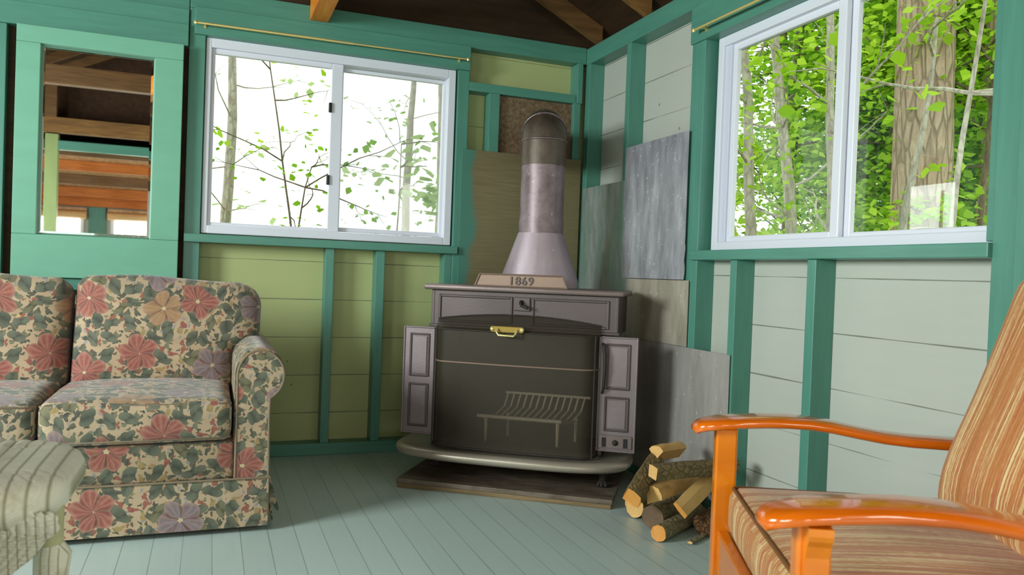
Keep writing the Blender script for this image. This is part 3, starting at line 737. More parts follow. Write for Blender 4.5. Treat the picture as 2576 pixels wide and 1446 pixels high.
# date plaque
pl = MB().prism([(0.262, 0.898), (0.690, 0.898), (0.668, 0.952), (0.284, 0.952)], 'y', 0.235, 0.250).build('date_plaque', 'plaque', st, bev=0.002)
mb = MB()
P4 = [Vector(p) for p in ((0.262, 0.232, 0.898), (0.690, 0.232, 0.898), (0.668, 0.232, 0.952), (0.284, 0.232, 0.952))]
for k in range(4): mb.tube([P4[k], P4[(k+1) % 4]], 0.004, 8)
mb.build('plaque_rim', 'plaque', pl, smooth=True)
cu = bpy.data.curves.new('date', 'FONT'); cu.body = '1869'; cu.size = 0.052; cu.extrude = 0.002; cu.bevel_depth = 0.0008; cu.align_x = 'CENTER'; cu.space_character = 1.15
to = bpy.data.objects.new('tmp', cu); col.objects.link(to)
me = bpy.data.meshes.new_from_object(to.evaluated_get(bpy.context.evaluated_depsgraph_get()))
bpy.data.objects.remove(to)
me.transform(Matrix.Translation((0.478, 0.2315, 0.907)) @ Matrix.Rotation(PI/2, 4, 'X'))
me.materials.clear(); me.materials.append(M['iron'])
o = bpy.data.objects.new('numerals', me); col.objects.link(o); o.parent = pl
# doors, folded open
def door(u0, u1, vent):
    mb = MB().box((u0, 0.196, 0.205 if not vent else 0.198), (u1, 0.212, 0.697), 0.003)
    d = mb.build('door', 'iron_door', st)
    zb = 0.235 if not vent else 0.285
    zm = 0.455
    mg = 0.030
    moulded(u0+mg, u1-mg, zm+0.012, 0.668, 0.196, 'moulding', 'iron', d, 0.006, 0.010)
    moulded(u0+mg, u1-mg, zb, zm-0.018, 0.196, 'moulding', 'iron', d, 0.006, 0.010)
    MB().box((u0+mg+0.014, 0.191, zm+0.026), (u1-mg-0.014, 0.196, 0.654), 0.002).build('raised_panel', 'iron_door', d)
    MB().box((u0+mg+0.014, 0.191, zb+0.014), (u1-mg-0.014, 0.196, zm-0.032), 0.002).build('raised_panel', 'iron_door', d)
    ex = MB(); ring(ex, u0-0.001, u1+0.001, 0.203 if not vent else 0.196, 0.699, 0.008, 0.008, 0.008, 0.008, 0.190, 0.199, 'y', 0.003); ex.build('rim', 'iron_door', d)
    if vent:
        MB().box((u0+0.012, 0.188, 0.212), (u1-0.012, 0.194, 0.268), 0.002).build('draft_plate', 'iron_top', d)
        for c in (u0+0.035, u1-0.040): MB().box((c-0.009, 0.186, 0.218), (c+0.009, 0.1885, 0.258)).build('draft_slot', 'black', d)
        MB().lathe([(0.002, 0), (0.013, 0.002), (0.010, 0.008), (0.003, 0.012)], (0, 0, 0), 14).xf(Matrix.Translation(((u0+u1)/2, 0.188, 0.238)) @ Matrix.Rotation(PI/2, 4, 'X')).build('draft_knob', 'iron_dark', d, smooth=True)
        MB().tube([(u0+0.016, 0.188, 0.665), (u0+0.022, 0.17, 0.660), (u0+0.028, 0.162, 0.62), (u0+0.030, 0.162, 0.55), (u0+0.026, 0.172, 0.47), (u0+0.018, 0.19, 0.45)], [0.006, 0.008, 0.009, 0.008, 0.006, 0.005], 10).build('door_handle', 'iron_dark', d, smooth=True)
    else:
        for z in (0.24, 0.66): MB().tube([(u1, 0.204, z-0.015), (u1, 0.204, z+0.015)], 0.007, 8).build('hinge', 'iron_dark', d)
door(-0.060, 0.098, False); door(0.850, 1.018, True)
# spark screen: bowed wire basket with a sloping hood
def scr_outline(u0, u1, vf, vb, rad, n=8):
    pts = [(u0, vb)]
    for i in range(n+1):
        a = PI/2*i/n; pts.append((u0+rad-rad*math.cos(a), vf+rad-rad*math.sin(a)))
    for i in range(1, 8): pts.append((u0+rad+(u1-u0-2*rad)*i/8, vf-0.012*math.sin(PI*i/8)))
    for i in range(n+1):
        a = PI/2*i/n; pts.append((u1-rad+rad*math.sin(a), vf+rad-rad*math.cos(a)))
    pts.append((u1, vb)); return pts
ol = scr_outline(0.100, 0.852, 0.120, 0.215, 0.08)
n_ = len(ol); vs = []; rows = []
for z in (0.170, 0.35, 0.553, 0.695): rows.append([(u, v, z) for u, v in ol])
def hood(s):
    r = []
    for u, v in ol:
        vv = v + (0.216-v)*s; arch = 0.030*(1-((u-0.476)/0.376)**2)
        r.append((u, vv, 0.695+(0.045+arch)*s**0.8))
    return r
for s in (0.3, 0.65, 1.0): rows.append(hood(s))
vs = [p for r in rows for p in r]
fs = [(i*n_+k, i*n_+k+1, (i+1)*n_+k+1, (i+1)*n_+k) for i in range(len(rows)-1) for k in range(n_-1)]
sn = empty('spark_screen', O, TH, 'dark bowed wire mesh spark screen with a brass handle standing in front of the stove', 'fire screen')
MB().add(vs, fs).build('wire_mesh', 'spark', sn, smooth=True)
MB().tube([(u, v-0.002, 0.553) for u, v in ol], 0.0042, 8).build('middle_rod', 'plaque', sn, smooth=True)
MB().tube([(u, v-0.001, 0.698) for u, v in ol], 0.0035, 8).build('upper_rod', 'iron_dark', sn, smooth=True)
MB().tube([(u, v-0.001, 0.172) for u, v in ol], 0.0055, 8).build('bottom_rod', 'iron_dark', sn, smooth=True)
MB().tube([(u, v-0.001, z) for u, v, z in rows[-1]], 0.0035, 8).build('hood_rod', 'iron_dark', sn, smooth=True)
for ux in (0.112, 0.84): MB().tube([(ux, 0.135, 0.17), (ux, 0.135, 0.70)], 0.0035, 8).build('upright_rod', 'iron_dark', sn, smooth=True)
hd = MB().box((0.385, 0.094, 0.697), (0.525, 0.106, 0.726), 0.003).build('handle', 'brass_dark', sn)
MB().tube([(0.415, 0.092, 0.713), (0.415, 0.070, 0.700), (0.424, 0.066, 0.688), (0.492, 0.066, 0.686), (0.500, 0.070, 0.698), (0.500, 0.092, 0.712)], 0.0048, 10).build('handle_grip', 'brass', hd, smooth=True)
for u in (0.388, 0.522): MB().lathe([(0.002, -0.012), (0.008, -0.008), (0.010, 0), (0.008, 0.008), (0.002, 0.012)], (u, 0.096, 0.712), 12).build('handle_boss', 'brass', hd, smooth=True)

# log grate inside
gr = empty('fire_grate', O, TH, 'light iron log grate with curved bars inside the stove behind the screen', 'grate')
mb = MB().box((0.28, 0.275, 0.285), (0.68, 0.290, 0.300), 0.003); mb.build('front_bar', 'grate', gr)
MB().box((0.36, 0.500, 0.37), (0.78, 0.512, 0.382), 0.003).build('back_bar', 'grate', gr)
for k in range(13):
    u = 0.29+0.0315*k
    MB().tube([(u, 0.275, 0.296), (u+0.015, 0.34, 0.272), (u+0.04, 0.43, 0.272), (u+0.07, 0.49, 0.31), (u+0.085, 0.506, 0.378)], 0.0052, 6).build('bar', 'grate', gr)
for u, v in ((0.32, 0.30), (0.66, 0.30), (0.39, 0.45), (0.72, 0.45)):
    MB().tube([(u, v, 0.173), (u, v, 0.285)], [0.006, 0.010], 8).build('leg', 'grate', gr)

# stove pipe
pp = empty('stove_pipe', (1.465, 3.437, 0.898), 0, 'mauve grey stove pipe with flared base and elbow running into the back wall', 'stove pipe')
R_ = 0.104
n = 32; prof = [(0.0, 0.19, 0.125), (0.03, 0.187, 0.123), (0.255, R_+0.002, R_+0.002)]
vs = []
for z, a, b in prof:
    for k in range(n):
        t0 = 2*PI*k/n; ct, s_ = math.cos(t0), math.sin(t0); e_ = 0.8
        vs.append((a*math.copysign(abs(ct)**e_, ct), b*math.copysign(abs(s_)**e_, s_), z))
fs = [(i*n+k, i*n+(k+1) % n, (i+1)*n+(k+1) % n, (i+1)*n+k) for i in range(2) for k in range(n)]
MB().add(vs, fs).xf(Matrix.Rotation(TH, 4, 'Z')).build('pipe_cone', 'cone', pp, smooth=True)
MB().tube([(0, 0, 0.252), (0, 0, 0.315)], R_+0.003, 32).build('pipe_collar', 'pipe', pp, smooth=True)
MB().tube([(0, 0, 0.30), (0, 0, 0.585)], R_, 32).build('pipe_section', 'pipe', pp, smooth=True)
MB().tube([(0, 0, 0.575), (0, 0, 0.690)], R_+0.002, 32).build('pipe_section', 'pipe_dark', pp, smooth=True)
dirh = Vector((0.225, 0.60, 0)).normalized()
RB = 0.07
def elb(a): return dirh*(RB+0.035)*(1-math.cos(a)) + Vector((0, 0, 0.690+(RB)*math.sin(a)))
MB().tube([elb(PI/2*i/12) for i in range(13)], R_+0.001, 32, cap=False).build('elbow', 'pipe_dark', pp, smooth=True)
for a in (0.02, 0.75):
    c = elb(a); t_v = (elb(a+0.02)-elb(a-0.02)).normalized()
    b1 = t_v.cross(Vector((0, 0, 1)) if abs(t_v.z) < 0.9 else dirh).normalized(); b2 = t_v.cross(b1)
    pts = [c + b1*math.cos(q_)*(R_+0.003) + b2*math.sin(q_)*(R_+0.003) for q_ in [2*PI*k/36 for k in range(37)]]
    MB().tube(pts, 0.0035, 6).build('seam_ring', 'pipe', pp, smooth=True)
MB().tube([elb(PI/2), elb(PI/2)+dirh*0.56], R_-0.002, 32, cap=False).build('pipe_section', 'pipe', pp, smooth=True)

# ------------------------------------------------------------------ firewood
def log(p0, p1, r, kind, bark_m, end_m, label, seed, squash=1.0, bend=0.0, rot=0.0):
    random.seed(seed); p0, p1 = Vector(p0), Vector(p1); d = p1-p0; L = d.length
    e = empty('firewood_log', p0, label=label, cat='firewood', group='firewood piled on the floor')
    e.rotation_mode = 'QUATERNION'; e.rotation_quaternion = d.to_track_quat('Z', 'Y')
    if kind == 'round': sec = [(math.cos(2*PI*k/18), math.sin(2*PI*k/18)) for k in range(18)]
    elif kind == 'wedge':
        sec = [(math.cos(a), math.sin(a)) for a in [PI*0.15+PI*0.7*k/9 for k in range(10)]] + [(-0.45, -0.1), (0, -0.75), (0.45, -0.1)]
    elif kind == 'quad': sec = [(-0.9, -0.7), (-0.2, -0.85), (0.85, -0.75), (0.95, 0.1), (0.8, 0.8), (0.1, 0.9), (-0.75, 0.75), (-1, 0)]
    else: sec = [(-1, -0.35), (0, -0.45), (1, -0.3), (1.02, 0.25), (0.2, 0.42), (-0.9, 0.3)]
    n = len(sec); N = 9; vs = []
    for i in range(N):
        t = i/(N-1)
        for k, (a, b) in enumerate(sec):
            nz = 1+0.10*noise.noise(Vector((a*2+seed, b*2, t*5)))
            ca, sa = math.cos(rot), math.sin(rot); x, y = a*nz*r, b*nz*r*squash
            vs.append((x*ca-y*sa+bend*math.sin(PI*t), x*sa+y*ca, L*t+0.004*random.uniform(-1, 1)*(i in (0, N-1))))
    fs = [(i*n+k, i*n+(k+1) % n, (i+1)*n+(k+1) % n, (i+1)*n+k) for i in range(N-1) for k in range(n)]
    MB().add(vs, fs).build('bark', bark_m, e, smooth=(kind == 'round'))
    ev = [(v[0]*0.985, v[1]*0.985, v[2]-0.001) for v in vs[:n]]; ew = [(v[0]*0.985, v[1]*0.985, v[2]+0.001) for v in vs[-n:]]
    MB().add(ev, [tuple(reversed(range(n)))]).build('cut_end', end_m, e)
    MB().add(ew, [tuple(range(n))]).build('cut_end', end_m, e)
    if kind in ('quad', 'wedge', 'slab'):
        pass
    return e
LG = [
 ((1.545, 2.430, 0.032), (1.850, 2.615, 0.032), 0.031, 'round', 'log_bark_grey', 'split_orange', 'thin mottled round log lowest at the front of the firewood pile', 1),
 ((1.592, 2.550, 0.050), (1.890, 2.735, 0.050), 0.047, 'round', 'log_bark_grey', 'end_grey', 'grey barked round log with dark round end at the pile front', 2),
 ((1.745, 2.435, 0.046), (1.925, 2.550, 0.046), 0.044, 'round', 'log_bark_red', 'log_bark_red', 'reddish rough barked log beside the chair leg', 3),
 ((1.600, 2.700, 0.046), (1.890, 2.85, 0.046), 0.043, 'round', 'log_bark', 'split', 'bark covered log at the back bottom of the pile', 4),
 ((1.560, 2.510, 0.140), (1.850, 2.670, 0.145), 0.045, 'wedge', 'split', 'split', 'pale split wedge log in the middle of the pile', 5),
 ((1.632, 2.425, 0.112), (1.890, 2.560, 0.205), 0.034, 'slab', 'split', 'split_orange', 'long pale split slab leaning across the right of the pile', 6),
 ((1.466, 2.490, 0.150), (1.650, 2.640, 0.240), 0.037, 'quad', 'log_bark', 'split_orange', 'square sawn log with bright orange end at the upper left of the pile', 7),
 ((1.556, 2.500, 0.236), (1.925, 2.505, 0.240), 0.031, 'quad', 'log_bark', 'split', 'brown barked split log lying across the top of the pile', 8),
 ((1.640, 2.620, 0.272), (1.800, 2.700, 0.262), 0.036, 'wedge', 'split', 'split', 'short pale wedge peeking over the top of the pile', 9),
 ((1.640, 2.370, 0.010), (1.860, 2.500, 0.010), 0.010, 'slab', 'log_bark_grey', 'split', 'thin grey strip of kindling on the floor by the pile', 10),
]
for a in LG: log(*a, rot={5: 0.5, 6: 0.9, 7: 0.5, 8: 0.1, 9: 0.0}.get(a[-1], 0))

# ------------------------------------------------------------------ upholstery helpers
def cushion(outline, T, bulge=1.0, steps=(1, .985, .95, .9, .8, .65, .45, .22), center=None):
    """outline in (a, b); returns MB in (a, b, c) with c from -T/2 to T/2 and puffed faces"""
    n = len(outline); cx = sum(p[0] for p in outline)/n; cy = sum(p[1] for p in outline)/n
    if center: cx, cy = center
    hs = {1: 0.0, .985: .45, .95: .72, .9: .86, .8: .95, .65: 1.0, .45: 1.0, .22: 1.0}
    vs = []; rows = []
    def row(s, h): return [(cx+(p[0]-cx)*s, cy+(p[1]-cy)*s, h) for p in outline]
    seq = []
    for s in steps: seq.append((s, T/2*(hs[s]) + bulge*T*0.22*(1-s*s)))
    rows = [row(s, h) for s, h in reversed(seq)] + [row(s, -h) for s, h in seq[1:]]
    vs = [p for r in rows for p in r]; N = len(rows)
    fs = [(i*n+k, i*n+(k+1) % n, (i+1)*n+(k+1) % n, (i+1)*n+k) for i in range(N-1) for k in range(n)]
    a = len(vs); vs += [(cx, cy, seq[-1][1]+bulge*T*0.01), (cx, cy, -seq[-1][1]-bulge*T*0.01)]
    fs += [(k, (k+1) % n, a) for k in range(n)] + [((N-1)*n+k, (N-1)*n+(k+1) % n, a+1) for k in range(n)]
    return MB().add(vs, fs)
def rrect(a0, a1, b0, b1, r, n=6, seg=8, wob=0, seed=0):
    pts = []
    for cx, cy, st_ in ((a1-r, b1-r, 0), (a0+r, b1-r, PI/2), (a0+r, b0+r, PI), (a1-r, b0+r, 1.5*PI)):
        for i in range(n+1):
            t = st_+PI/2*i/n; pts.append((cx+r*math.cos(t), cy+r*math.sin(t)))
    out = []
    for i, p in enumerate(pts):
        q_ = pts[(i+1) % len(pts)]; out.append(p); d = math.dist(p, q_)
        if d > 0.05:
            for k in range(1, seg): out.append((p[0]+(q_[0]-p[0])*k/seg, p[1]+(q_[1]-p[1])*k/seg))
    if wob:
        out = [(p[0], p[1]+wob*noise.noise(Vector((p[0]*9+seed, p[1]*3, seed)))) for p in out]
    return out
def roundbox(a, b, r, n=10, puff=(0, 0, 0), wob=0.0, seed=0):
    """rounded box as a fine grid with puffed faces"""
    c = Vector(((a[0]+b[0])/2, (a[1]+b[1])/2, (a[2]+b[2])/2)); h = Vector(((b[0]-a[0])/2, (b[1]-a[1])/2, (b[2]-a[2])/2))
    mb = MB()
    for ax in range(3):
        for sg in (-1, 1):
            i1, i2 = (ax+1) % 3, (ax+2) % 3; vs = []
            for j in range(n+1):
                for i in range(n+1):
                    p = [0, 0, 0]; p[ax] = sg
                    p[i1] = math.sin((2*i/n-1)*PI/2*0.999) if n > 4 else 2*i/n-1
                    p[i2] = math.sin((2*j/n-1)*PI/2*0.999)
                    q_ = Vector((p[0]*h.x, p[1]*h.y, p[2]*h.z))
                    inner = Vector([max(-(h[k]-r), min(h[k]-r, q_[k])) for k in range(3)])
                    dn = (q_-inner); 
                    if dn.length > 1e-9: dn = dn.normalized()*r
                    w = inner+dn
                    for k in range(3):
                        if puff[k]:
                            o1, o2 = (k+1) % 3, (k+2) % 3
                            w[k] += puff[k]*(w[k]/h[k])*(1-(w[o1]/h[o1])**2)*(1-(w[o2]/h[o2])**2)
                    if wob: w += Vector((0, 0, wob*noise.noise(Vector((w.x*5+seed, w.y*5, w.z*5)))))
                    vs.append(w+c)
            m = n+1
            mb.add(vs, [(j*m+i, j*m+i+1, (j+1)*m+i+1, (j+1)*m+i) for j in range(n) for i in range(n)])
    # weld
    key = {}; nv = []; idx = []
    for p in mb.v:
        k = tuple(round(x, 5) for x in p)
        if k not in key: key[k] = len(nv); nv.append(p)
        idx.append(key[k])
    nf = []
    for f in mb.f:
        g = []
        for i in f:
            if idx[i] not in g: g.append(idx[i])
        if len(g) > 2: nf.append(tuple(g))
    mb.v, mb.f = nv, nf; return mb

# ------------------------------------------------------------------ sofa
so = empty('sofa', (0.215, 2.92, 0), 0, 'floral upholstered three seat sofa with rolled arms along the back wall', 'sofa')
SX = 0.215
def L_(x): return x-SX
FL = 'floral'
CW = 0.607
cx0 = [0.088-CW*(k+1) for k in range(3)]
xl = cx0[2]
# frame behind and under the cushions
mb = MB().box((L_(xl), 0.03, 0.19), (L_(0.10), 0.80, 0.325), 0.01).box((L_(xl-0.02), 0.70, 0.10), (L_(0.14), 0.86, 0.76), 0.04)
mb.build('sofa_frame', FL, so, smooth=True)
mb = MB().box((L_(xl), 0.0, 0.190), (L_(0.092), 0.05, 0.322), 0.012); mb.build('front_rail', FL, so, smooth=True)
# arms
def arm(sgn, x_in, name='arm'):
    # section in (x, z): inner face, roll, outer face. sgn=+1 for the right arm
    pts = [(0.0, 0.02), (0.0, 0.46)]
    cxr, czr, rr = 0.078, 0.565, 0.092
    for k in range(0, 21):
        a = PI*1.0 - (PI*1.35)*k/20
        pts.append((cxr+rr*math.cos(a)*(1.0 if k > 6 else 0.86), czr+rr*math.sin(a)))
    pts += [(0.118, 0.42), (0.122, 0.20), (0.125, 0.02)]
    P_ = [(x_in+sgn*p[0], p[1]) for p in pts]
    mb = MB().prism(P_, 'y', 0.012, 0.78)
    o = mb.build(name, FL, so, smooth=True, uv=lambda c, n: (c.y+0.3, c.z+c.x) if abs(n.y) < 0.7 else (c.x*1.0+0.37, c.z+0.11))
    # front facing panel with a welt
    cxx = sum(p[0] for p in P_)/len(P_); czz = sum(p[1] for p in P_)/len(P_)
    Pi = [(x_in+sgn*(0.056+(p[0]-0.056)*0.93+0.004), 0.02+(p[1]-0.02)*0.986-0.0) for p in pts]
    fp = MB().prism(Pi, 'y', -0.002, 0.014).build('arm_front_panel', FL, o, smooth=False, bev=0.003, uv=lambda c, n: (c.x+0.63, c.z+0.93))
    MB().tube([(p[0], 0.0, p[1]) for p in Pi], 0.0045, 8).build('welt', 'floral_pipe', o, smooth=True)
    return o
arm(1, L_(0.092)); arm(-1, L_(xl+0.0))
# skirt
sk = MB()
def skirt_run(x0, x1, y0, y1, z0, z1, flare, n=60):
    vs = []
    for j, z in enumerate((z1, (z0+z1)/2, z0)):
        f = flare*(1-(z-z0)/(z1-z0))
        for i in range(n+1):
            t = i/n; x = x0+(x1-x0)*t; y = y0+(y1-y0)*t
            wv = 0.003*math.sin(t*9)*(1-(z-z0)/(z1-z0))
            dx, dy = (0, -1) if abs(x1-x0) > abs(y1-y0) else (1, 0)
            vs.append((x+dx*(f+wv), y+dy*(f+wv), z))
    k = len(vs); vs += [(a-dx*0.006, b-dy*0.006, c) for a, b, c in vs]
    m = n+1
    fs = [(j*m+i, j*m+i+1, (j+1)*m+i+1, (j+1)*m+i) for j in range(2) for i in range(n)]
    fs += [tuple(reversed([q_+k for q_ in f])) for f in fs]
    fs += [(2*m+i, 2*m+i+1, 2*m+i+1+k, 2*m+i+k) for i in range(n)] + [(i, i+1, i+1+k, i+k) for i in range(n)]
    fs += [(j*m, (j+1)*m, (j+1)*m+k, j*m+k) for j in range(2)] + [(j*m+n, (j+1)*m+n, (j+1)*m+n+k, j*m+n+k) for j in range(2)]
    sk.add(vs, fs)
skirt_run(L_(xl-0.11), 0.0, -0.006, -0.006, 0.022, 0.192, 0.008)
sk.build('front_skirt', FL, so, smooth=True, uv=lambda c, n: (c.x+0.21, c.z+0.55))
sk = MB(); skirt_run(0.004, 0.004, 0.035, 0.80, 0.022, 0.192, 0.018)
sk.build('side_skirt', FL, so, smooth=True)
pl_ = MB().prism([(0.004, 0.200), (0.024, 0.125), (0.044, 0.058), (0.036, 0.052), (0.020, 0.075), (0.004, 0.085)], 'y', 0.045, 0.060); pl_.build('skirt_pleat', FL, so)
MB().tube([(L_(xl-0.11), -0.008, 0.192), (0.004, -0.008, 0.192)], 0.004, 8).build('skirt_welt', 'floral_pipe', so, smooth=True)
for x in (L_(0.12), L_(xl-0.06)):
    for y in (0.08, 0.72): MB().box((x, y, 0.0), (x+0.05, y+0.05, 0.19)).build('foot', 'black', so)
# seat cushions
for k in range(3):
    a = cx0[k]
    mb = roundbox((L_(a)+0.004, -0.022, 0.330), (L_(a+CW)-0.004, 0.56, 0.478), 0.035, 16, (0, 0.006, 0.022), 0.006, k)
    s_ = mb.build('seat_cushion', FL, so, smooth=True, uv=(lambda off: (lambda c, n: (c.x+off, c.z+0.3) if abs(n.y) > 0.6 else ((c.x+off, c.y) if abs(n.z) > 0.5 else (c.y, c.z))))(0.17*k))
    for z, oy in ((0.462, -0.013), (0.343, -0.013)):
        MB().tube([(L_(a)+0.014, 0.03, z), (L_(a)+0.010, 0.006, z), (L_(a)+0.030, oy, z), (L_(a+CW)-0.030, oy, z), (L_(a+CW)-0.010, 0.006, z), (L_(a+CW)-0.014, 0.03, z)], 0.0045, 8).build('welt', 'floral_pipe', s_, smooth=True)
# back cushions: outline in (x, s) then leaned back
def back_cushion(x0, x1, right_ext, seed):
    w = x1-x0; H = 0.455; ol_ = []
    # go round counter-clockwise from the lower left
    def seg(p, q_, n):
        for i in range(n): ol_.append((p[0]+(q_[0]-p[0])*i/n, p[1]+(q_[1]-p[1])*i/n))
    def arc(c, r, a0, a1, n):
        for i in range(n): a = a0+(a1-a0)*i/n; ol_.append((c[0]+r*math.cos(a), c[1]+r*math.sin(a)))
    x1e = x1+right_ext
    arc((0.03, 0.03), 0.03, PI, 1.5*PI, 5); seg((0.03, 0), (x1-x0-0.03, 0), 12); arc((x1-x0-0.03, 0.03), 0.03, -PI/2, 0, 5)
    if right_ext > 0:
        seg((x1-x0, 0.03), (x1-x0+0.01, 0.17), 5); 
        for i in range(6):
            t = i/6; ol_.append((x1-x0+0.01+(right_ext-0.012)*math.sin(t*PI/2), 0.17+0.045*(1-math.cos(t*PI/2))))
        seg((x1e-x0, 0.22), (x1e-x0+0.004, H-0.10), 5)
        arc((x1e-x0-0.080, H-0.095), 0.085, 0, PI/2, 8); xe = x1e-x0-0.080
    else:
        seg((x1-x0, 0.03), (x1-x0, H-0.07), 8); arc((x1-x0-0.07, H-0.07), 0.07, 0, PI/2, 8); xe = x1-x0-0.07
    for i in range(14):
        t = i/14; ol_.append((xe+(0.055-xe)*t, H-0.004 + (0.020*math.sin(t*PI*0.5)**2*math.sin(t*PI)) + 0.012*t))
    arc((0.055, H-0.045), 0.055, PI/2, PI, 7); seg((0.0, H-0.045), (0, 0.03), 8)
    mb = cushion(ol_, 0.20, 0.55, center=(w/2, H*0.5))
    def f(a, b, c):
        # slight sag and tuft dimples
        for tx in (0.28, 0.72):
            d2 = (a-w*tx)**2+(b-H*0.60)**2; c = c-math.copysign(0.016*math.exp(-d2/0.0012), c)
        th_ = math.radians(16); 
        return (x0+a, 0.535+b*math.sin(th_)-c*math.cos(th_), 0.432+b*math.cos(th_)+c*math.sin(th_))
    mb.fn(f)
    o = mb.build('back_cushion', FL, so, smooth=True, uv=(lambda s_: (lambda c, n: (c.x+0.31*s_+0.12, c.z+0.07)))(seed))
    for tx in (0.28, 0.72):
        p = f(w*tx, H*0.60, 0.118)
        MB().lathe([(0.001, -0.004), (0.008, -0.002), (0.010, 0.002), (0.001, 0.005)], (0, 0, 0), 12).xf(Matrix.Translation(p) @ Matrix.Rotation(PI/2, 4, 'X')).build('button', 'gold_button', o, smooth=True)
    return o
back_cushion(L_(-0.500), L_(0.098), 0.105, 0)
back_cushion(L_(-1.105), L_(-0.508), 0.0, 1)
back_cushion(L_(-1.72), L_(-1.112), 0.0, 2)

# ------------------------------------------------------------------ orange armchair (chair frame: a = back, b = sideways)
F_ = Vector((-0.895, 0.446, 0)).normalized()
rz = math.atan2(-F_.y, -F_.x)     # local +x points to the back of the chair, local +y to its far side
ac = empty('armchair', (0.935, 1.251, 0), rz, 'orange varnished wooden armchair with striped tweed cushions facing the stove', 'armchair')
OW = 'orange_wood'
prof = [(-0.004, .618), (0.012, .625), (0.05, .633), (0.10, .638), (0.15, .642), (0.20, .644), (0.25, .643), (0.30, .638), (0.36, .628), (0.42, .619), (0.48, .614), (0.55, .612), (0.65, .610), (0.76, .610)]
def chair_arm(s):
    rows = []; N = len(prof)
    for i, (a, z) in enumerate(prof):
        wid = {0: 0.030, 1: 0.044, 2: 0.052}.get(i, 0.052 if a < 0.2 else max(0.036, 0.052-(a-0.2)*0.045))
        c = s*0.355; th = 0.028; r = []
        m = 16
        for k in range(m):
            t = 2*PI*k/m; ct, st2 = math.cos(t), math.sin(t)
            r.append((a, c+wid*math.copysign(abs(ct)**0.6, ct), z-th/2+th/2*math.copysign(abs(st2)**0.75, st2)))
        rows.append(r)
    m = 16; vs = [p for r in rows for p in r]
    fs = [(i*m+k, i*m+(k+1) % m, (i+1)*m+(k+1) % m, (i+1)*m+k) for i in range(N-1) for k in range(m)]
    # rounded nose
    nose = [(-0.012, 0.355*s+0.55*(p[1]-0.355*s), p[2]*0.4+0.6*(prof[0][1]-0.014)) for p in rows[0]]
    b = len(vs); vs += nose; fs += [(k, (k+1) % m, b+(k+1) % m, b+k) for k in range(m)] + [tuple(b+k for k in range(m)), tuple((N-1)*m+k for k in range(m))]
    MB().add(vs, fs).build('arm', 'orange_arm', ac, smooth=True)
for s in (-1, 1):
    chair_arm(s)
    y0, y1 = (s*0.335, s*0.373) if s > 0 else (s*0.373, s*0.335)
    MB().box((0.042, y0, 0.0), (0.092, y1, 0.608), 0.005).build('front_leg', OW, ac)
    # back leg, raked
    MB().prism([(0.66, 0.0), (0.71, 0.0), (0.66, 0.40), (0.675, 0.60), (0.63, 0.60), (0.61, 0.40)], 'y', y0, y1).build('back_leg', OW, ac, bev=0.004)
    # corbel on the outer face of the front leg
    MB().prism([(s*0.373, 0.607), (s*0.403, 0.607), (s*0.403, 0.596), (s*0.400, 0.588), (s*0.392, 0.578), (s*0.386, 0.560), (s*0.384, 0.520), (s*0.383, 0.10), (s*0.373, 0.08)], 'x', 0.050, 0.084).build('corbel', OW, ac)
    MB().box((0.094, s*0.354-0.011, 0.285), (0.64, s*0.354+0.011, 0.375), 0.003).build('side_rail', OW, ac)
    MB().box((0.094, s*0.354-0.010, 0.10), (0.66, s*0.354+0.010, 0.14), 0.003).build('stretcher', OW, ac)
MB().box((0.052, -0.334, 0.268), (0.078, 0.334, 0.368), 0.004).build('front_rail', OW, ac)
MB().box((0.62, -0.334, 0.285), (0.645, 0.334, 0.365), 0.004).build('back_rail', OW, ac)
for k in range(5): MB().box((0.09, -0.30+k*0.13, 0.355), (0.63, -0.24+k*0.13, 0.367), 0.002).build('slat', OW, ac)
# back frame
bf = MB(); thb = math.radians(17)
def bk(a, b, h): return (0.640+h*math.sin(thb)+a*math.cos(thb), b, 0.36+h*math.cos(thb)-a*math.sin(thb))
for b in (-0.29, 0.25):
    bf = MB().box((-0.015, b, 0.0), (0.015, b+0.04, 0.60), 0.003).fn(lambda x, y, z: bk(x, y, z)); bf.build('back_post', OW, ac)
for h in (0.08, 0.22, 0.36, 0.50):
    MB().box((-0.010, -0.25, h), (0.010, 0.25, h+0.05), 0.003).fn(lambda x, y, z: bk(x, y, z)).build('back_slat', OW, ac)
# cushions
mb = roundbox((0.070, -0.316, 0.368), (0.62, 0.316, 0.482), 0.030, 16, (0.012, 0.004, 0.018))
sc_ = mb.build('seat_cushion', 'tweed', ac, smooth=True, uv=lambda c, n: (c.y, c.x) if abs(n.z) > 0.55 else ((c.y, c.z) if abs(n.x) > abs(n.y) else (c.z, c.x)))
for z in (0.477, 0.374):
    pts = [(0.58, -0.308, z), (0.090, -0.308, z), (0.079, -0.298, z), (0.077, 0.0, z), (0.079, 0.298, z), (0.090, 0.308, z), (0.58, 0.308, z)]
    MB().tube(pts, 0.0042, 8).build('welt', 'tweed_welt', sc_, smooth=True)
def bcush():
    mb = roundbox((-0.075, -0.272, 0.0), (0.075, 0.272, 0.560), 0.052, 18, (0.022, 0.0, 0.012))
    def f(c, b, h):
        c2 = -c*(1.12-0.40*max(0, h-0.1)/0.5)
        thc = math.radians(14)
        x = 0.578+h*math.sin(thc)-c2*math.cos(thc) - 0.012*math.exp(-((h-0.12)/0.12)**2)*(1 if c2 > 0 else 0)
        return (x, b, 0.455+h*math.cos(thc)+c2*math.sin(thc)*0.6)
    return mb.fn(f)
bo = bcush().build('back_cushion', 'tweed', ac, smooth=True, uv=lambda c, n: (c.y+0.2, c.z) if abs(n.x) > 0.35 else ((c.x+c.y, c.z)))

